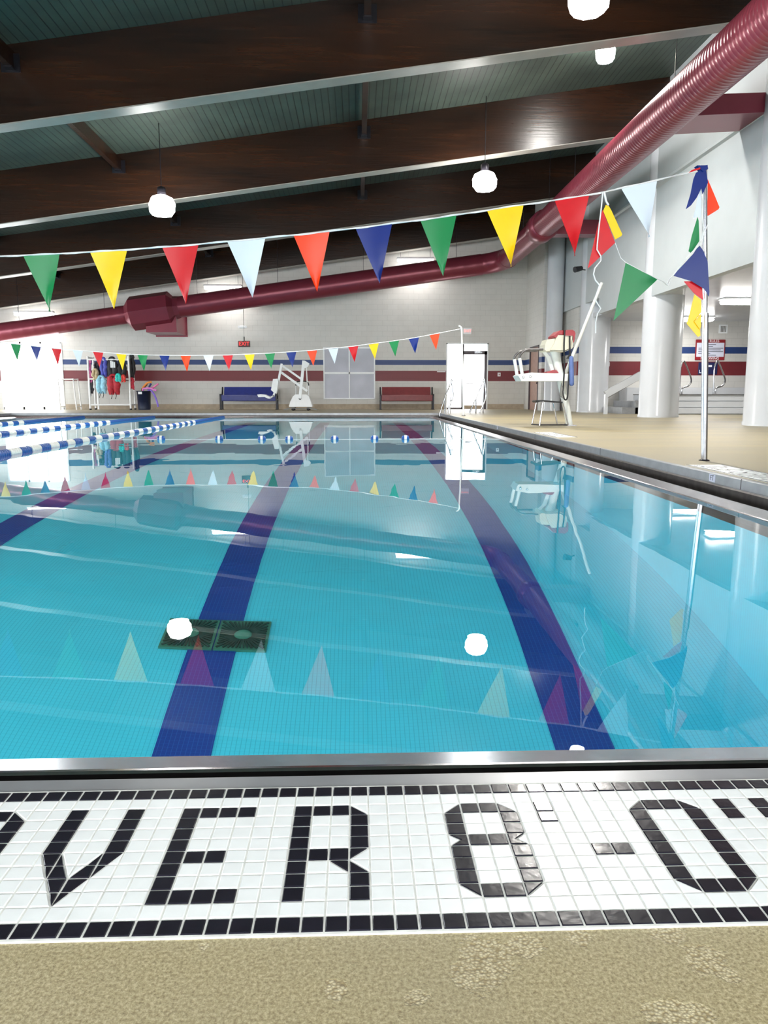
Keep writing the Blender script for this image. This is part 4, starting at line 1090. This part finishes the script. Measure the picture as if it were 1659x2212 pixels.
t = thing('exit_sign', 'pale red exit sign on the wall above the glass door', 'exit sign', ((a.x+b.x)/2, YW, a.z))
MB().rbox((a.x, YW-.06, a.z), (b.x, YW-.002, b.z), .01).build('housing', M['white'], t)
text_mesh('EXIT', .15, 'lettering', M['exit_pale'], t, ((a.x+b.x)/2, YW-.064, (a.z+b.z)/2), (PI/2, 0, 0), .003)
c = P(524, 706.5, Y=30.7)
t = thing('emergency_light', 'small white twin-head light on a thin stem above the red exit sign', 'emergency light', c)
MB().rbox((c.x-.12, 30.65, c.z-.05), (c.x+.12, 30.75, c.z+.05), .02).build('housing', M['white'], t)
for s_ in (-1, 1): MB().lathe((c.x+s_*.13, 30.63, c.z), [(.02, .06), (.05, 0), (.05, -.02)], n=16, axis='y').build('lamp_head', M['white'], t)
MB().tube([(c.x+.05, 30.7, c.z+.05), (c.x+.05, 30.7, zbm(c.x)+BD)], .008, n=5).build('stem', M['grille'], t)
def plate(px, py, wpx, hpx, Y, lb, m='white'):
    a, b = P(px-wpx/2, py+hpx/2, Y=Y), P(px+wpx/2, py-hpx/2, Y=Y); t = thing('wall_plate', lb, 'wall plate', ((a.x+b.x)/2, Y, a.z))
    MB().rbox((a.x, Y-.02, a.z), (b.x, Y-.001, b.z), .004).build('plate', M[m], t)
    MB().box(((a.x+b.x)/2-.015, Y-.035, (a.z+b.z)/2-.03), ((a.x+b.x)/2+.015, Y-.02, (a.z+b.z)/2+.03)).build('switch', M['sign_red'], t)
plate(1078, 809, 6.5, 8, YW, 'small white call plate on the red band right of the glass door')
plate(1314, 787, 6, 9, YA, 'small white plate on the red band beside the first column')
# wall rail tip by the door
Y = YW; a, b = P(944, 803, Y=Y), P(962, 803, Y=Y)
tag(MB().box((a.x, Y-.04, a.z-.02), (b.x, Y-.001, a.z+.02)).build('door_stop_bar', M['white']), 'short white bar on the red band left of the glass door', 'wall bar')

# alcove wall things
a, b = P(1500, 778, Y=YA), P(1567, 733.5, Y=YA); Ys = YA-.03
t = thing('rules_sign', 'red and white rules sign on the alcove wall behind the pole', 'sign', ((a.x+b.x)/2, Ys, a.z))
MB().rbox((a.x, Ys, a.z), (b.x, Ys+.025, b.z), .02).build('board', M['sign_red'], t)
hz = (b.z-a.z); MB().box((a.x+.04, Ys-.004, a.z+hz*.16), (b.x-.04, Ys+.002, b.z-hz*.16)).build('white_field', M['sign_white'], t)
text_mesh('RULES', .12, 'lettering', M['text_white'], t, (a.x+(b.x-a.x)*.62, Ys-.003, b.z-hz*.08), (PI/2, 0, 0), .003)
text_mesh('NO DIVING', .12, 'lettering', M['text_white'], t, (a.x+(b.x-a.x)*.50, Ys-.003, a.z+hz*.08), (PI/2, 0, 0), .003)
mb = MB()
for k, (u0, u1) in enumerate(((.2, .68), (.2, .58), (.1, .93), (.1, .85), (.1, .93), (.1, .5), (.3, .7))):
    z = b.z-hz*(.25+.085*k); mb.box((a.x+(b.x-a.x)*u0, Ys-.008, z-.008), (a.x+(b.x-a.x)*u1, Ys-.003, z+.008))
mb.build('small_print', M['text_dark'], t)
a, b = P(1507, 809, Y=YA), P(1550, 783, Y=YA)
t = thing('wall_notice', 'dark blue notice below the rules sign on the alcove wall', 'sign', ((a.x+b.x)/2, Ys, a.z))
MB().rbox((a.x, Ys+.005, a.z), (b.x, Ys+.025, b.z), .01).build('board', M['sign_navy'], t)
mb = MB(); W = b.x-a.x; H = b.z-a.z
mb.box((a.x+W*.06, Ys, a.z+H*.12), (a.x+W*.085, Ys+.006, a.z+H*.38)).box((a.x+W*.085, Ys, a.z+H*.12), (a.x+W*.16, Ys+.006, a.z+H*.17))
mb.box((a.x+W*.52, Ys, a.z+H*.62), (a.x+W*.70, Ys+.006, a.z+H*.78)); mb.build('emblem', M['text_white'], t)
a, b = P(1552, 720, Y=YA), P(1571.5, 701.5, Y=YA)
t = thing('air_vent', 'small square white-framed vent high on the alcove wall', 'vent', ((a.x+b.x)/2, Ys, a.z))
MB().box((a.x, Ys, a.z), (b.x, YA-.001, b.z)).build('frame', M['white'], t)
MB().box((a.x+.04, Ys-.004, a.z+.04), (b.x-.04, Ys+.002, b.z-.04)).build('grille', M['grille'], t)
mb = MB()
for k in range(1, 6): x = a.x+(b.x-a.x)*k/6; mb.box((x-.006, Ys-.01, a.z+.04), (x+.006, Ys-.002, b.z-.04))
tag(mb.build('slats', M['white'], t), kind=None)
# security camera
c = P(1249, 581, Y=24.4)
t = thing('security_camera', 'small black camera high beside the first white column', 'camera', c)
MB().tube([c+Vector((-.12, -.05, -.03)), c+Vector((.12, .05, .03))], [.09, .07], n=12).build('body', M['black'], t)
MB().tube([c, (7.22, 24.9, c.z+.05)], .02, n=8).build('bracket', M['black_metal'], t)

# ================================================================ LIFEGUARD CHAIR
def kpx(x, y): return (1090+x/9.618, 700+y/9.618)
kb = P(*kpx(1350, 2110), Z=0); YK = kb.y
def KP(x, y, dy=0.0): p = P(*kpx(x, y), Y=YK); return Vector((p.x, YK+dy, p.z))
t = thing('lifeguard_chair', 'white lifeguard chair with red-topped bucket seat on the right deck', 'lifeguard chair', (kb.x, YK, 0))
W2 = .23
MB().tube([Vector((kb.x, YK, 0)), KP(1290, 1750), KP(1190, 1300), KP(1120, 950), KP(1050, 600), KP(1040, 540)], [.06, .066, .07, .075, .085, .09], n=24).build('mast', M['chair_white'], t)
MB().box((kb.x-.12, YK-.12, 0), (kb.x+.10, YK+.12, .012)).tube([Vector((kb.x-.1, YK-.05, 0)), Vector((kb.x-.1, YK-.05, .04))], .012).build('foot_plate', M['steel'], t)
# shell: two side wings, back and pan
wing = [(1045, 250), (1340, 255), (1345, 300), (1310, 520), (1180, 585), (960, 565), (870, 570), (810, 578), (780, 545), (790, 440), (830, 335), (985, 318)]
for dy in (-W2, W2-.02):
    MB().prism([KP(x, y, dy) for x, y in ((1045, 250), (1340, 255), (1345, 300), (1310, 520), (1180, 585), (960, 565), (870, 572), (960, 430), (1000, 320))], (0, .02, 0)).build('side_wing', M['shell'], t)
MB().prism([KP(x, y, -W2) for x, y in ((1340, 250), (1372, 250), (1335, 520), (1180, 592), (960, 575), (865, 578), (810, 585), (780, 550), (870, 560), (960, 555), (1175, 570), (1305, 510))], (0, 2*W2, 0)).build('seat_shell', M['shell'], t)
MB().prism([KP(x, y, -W2+.03) for x, y in ((790, 440), (830, 335), (990, 318), (1030, 300), (960, 440), (880, 560), (810, 575), (780, 545))], (0, 2*W2-.06, 0)).build('seat_front', M['shell'], t)
MB().prism([KP(x, y, -W2-.02) for x, y in ((1165, 150), (1330, 140), (1375, 170), (1393, 215), (1385, 300), (1365, 400), (1345, 400), (1345, 262), (1160, 258))], (0, 2*W2+.04, 0)).build('head_cushion', M['red_pad'], t)
MB().prism([KP(x, y, -W2) for x, y in ((970, 300), (968, 255), (1085, 152), (1150, 150), (1150, 240), (1045, 245), (1005, 300))], (0, 2*W2, 0)).build('side_cushion', M['red_pad'], t)
for dy in (-W2, W2):
    MB().tube(smooth_path([KP(740, 540, dy), KP(560, 545, dy), KP(420, 545, dy), KP(330, 590, dy), KP(262, 670, dy), KP(250, 740, dy)], 4), .022, n=10).build('arm_rail', M['dull_steel'], t)
    MB().tube([KP(255, 720, dy), KP(280, 860, dy), KP(310, 1050, dy)], .030, n=10).build('rail_post', M['chair_white'], t)
mb = MB().prism([KP(x, y, -W2-.02) for x, y in ((228, 1080), (270, 1050), (500, 1015), (560, 1020), (1350, 1040), (1350, 1165), (1240, 1190), (500, 1190), (290, 1190))], (0, 2*W2+.04, 0)); mb.build('footrest', M['chair_white'], t)
mb = MB()
for x, y in ((330, 1112), (470, 1098)): mb.lathe(KP(x, y, -W2-.03), [(.012, -.002), (.02, 0), (.02, .01)], n=12, axis='y')
mb.build('bolts', M['steel'], t)
MB().prism([KP(x, y, -.12) for x, y in ((848, 995), (980, 960), (1045, 965), (1090, 1020), (845, 1026))], (0, .24, 0)).build('seat_pad', M['red_pad'], t)
MB().bar(KP(820, 580), KP(915, 700), .05, .05).bar(KP(905, 680), KP(985, 960), .06, .06).build('brace', M['chair_white'], t)
MB().prism([KP(x, y, -.18) for x, y in ((612, 1600), (640, 1582), (780, 1580), (1160, 1612), (1150, 1640), (900, 1625), (760, 1605), (690, 1612), (630, 1632))], (0, .36, 0)).build('step', M['black'], t)
for (xa, ya, xb, yb_, dy) in ((700, 1625, 610, 2045, .16), (760, 1610, 690, 2085, -.16), (1060, 1640, 1140, 2040, .16), (1165, 1640, 1275, 2085, -.16)):
    e = KP(xb, yb_, dy); MB().tube([KP(xa, ya, dy), Vector((e.x, YK+dy, .01))], .014, n=8).build('leg', M['chrome'], t)
e1, e2 = KP(690, 2085), KP(1275, 2085); MB().tube([(e1.x, YK-.16, .02), (e2.x, YK-.16, .02)], .012, n=8).tube([(e1.x, YK-.16, .02), (e1.x-.08, YK+.16, .02)], .012, n=8).build('ground_bar', M['black_metal'], t)
pa, pb = P(1300, 611, Y=YK+.3), P(1222, 806, Y=YK+.3)
o = MB().tube([pb, pa], [.034, .028], n=12).build('long_pole', M['chair_white'], t); o['label'] = 'long white pole leaning out behind the seat'
# rescue tube and straps
rt = thing('rescue_tube', 'rescue tube with long black strap looped over the lifeguard chair', 'rescue tube', KP(1290, 1100, -.3))
MB().tube(smooth_path([KP(1290, 680, -.28), KP(1295, 800, -.29), KP(1300, 1150, -.3), KP(1300, 1290, -.3)], 3), [.02]+[.042]*8+[.02], n=14).build('foam_body', simple('pale_blue_foam', srgb(96, 118, 176), .5), rt)
MB().tube(smooth_path([KP(1165, 150, -.28), KP(1150, 500, -.28), KP(1160, 850, -.28), KP(1140, 1250, -.28), KP(1125, 1450, -.28), KP(1165, 1565, -.28), KP(1215, 1540, -.28), KP(1235, 1300, -.28), KP(1260, 900, -.28), KP(1270, 600, -.28), KP(1265, 270, -.28)], 4), .014, n=8).build('strap', M['black'], rt)
MB().prism([KP(x, y, -.29) for x, y in ((1100, 1225), (1120, 1320), (1165, 1540), (1130, 1545), (1065, 1490), (1070, 1420))], (0, .04, 0)).build('pouch', M['grille'], rt)
MB().prism([KP(x, y, -.30) for x, y in ((1195, 735), (1235, 680), (1285, 600), (1290, 720), (1240, 735))], (0, .04, 0)).build('buckle', M['black'], rt)
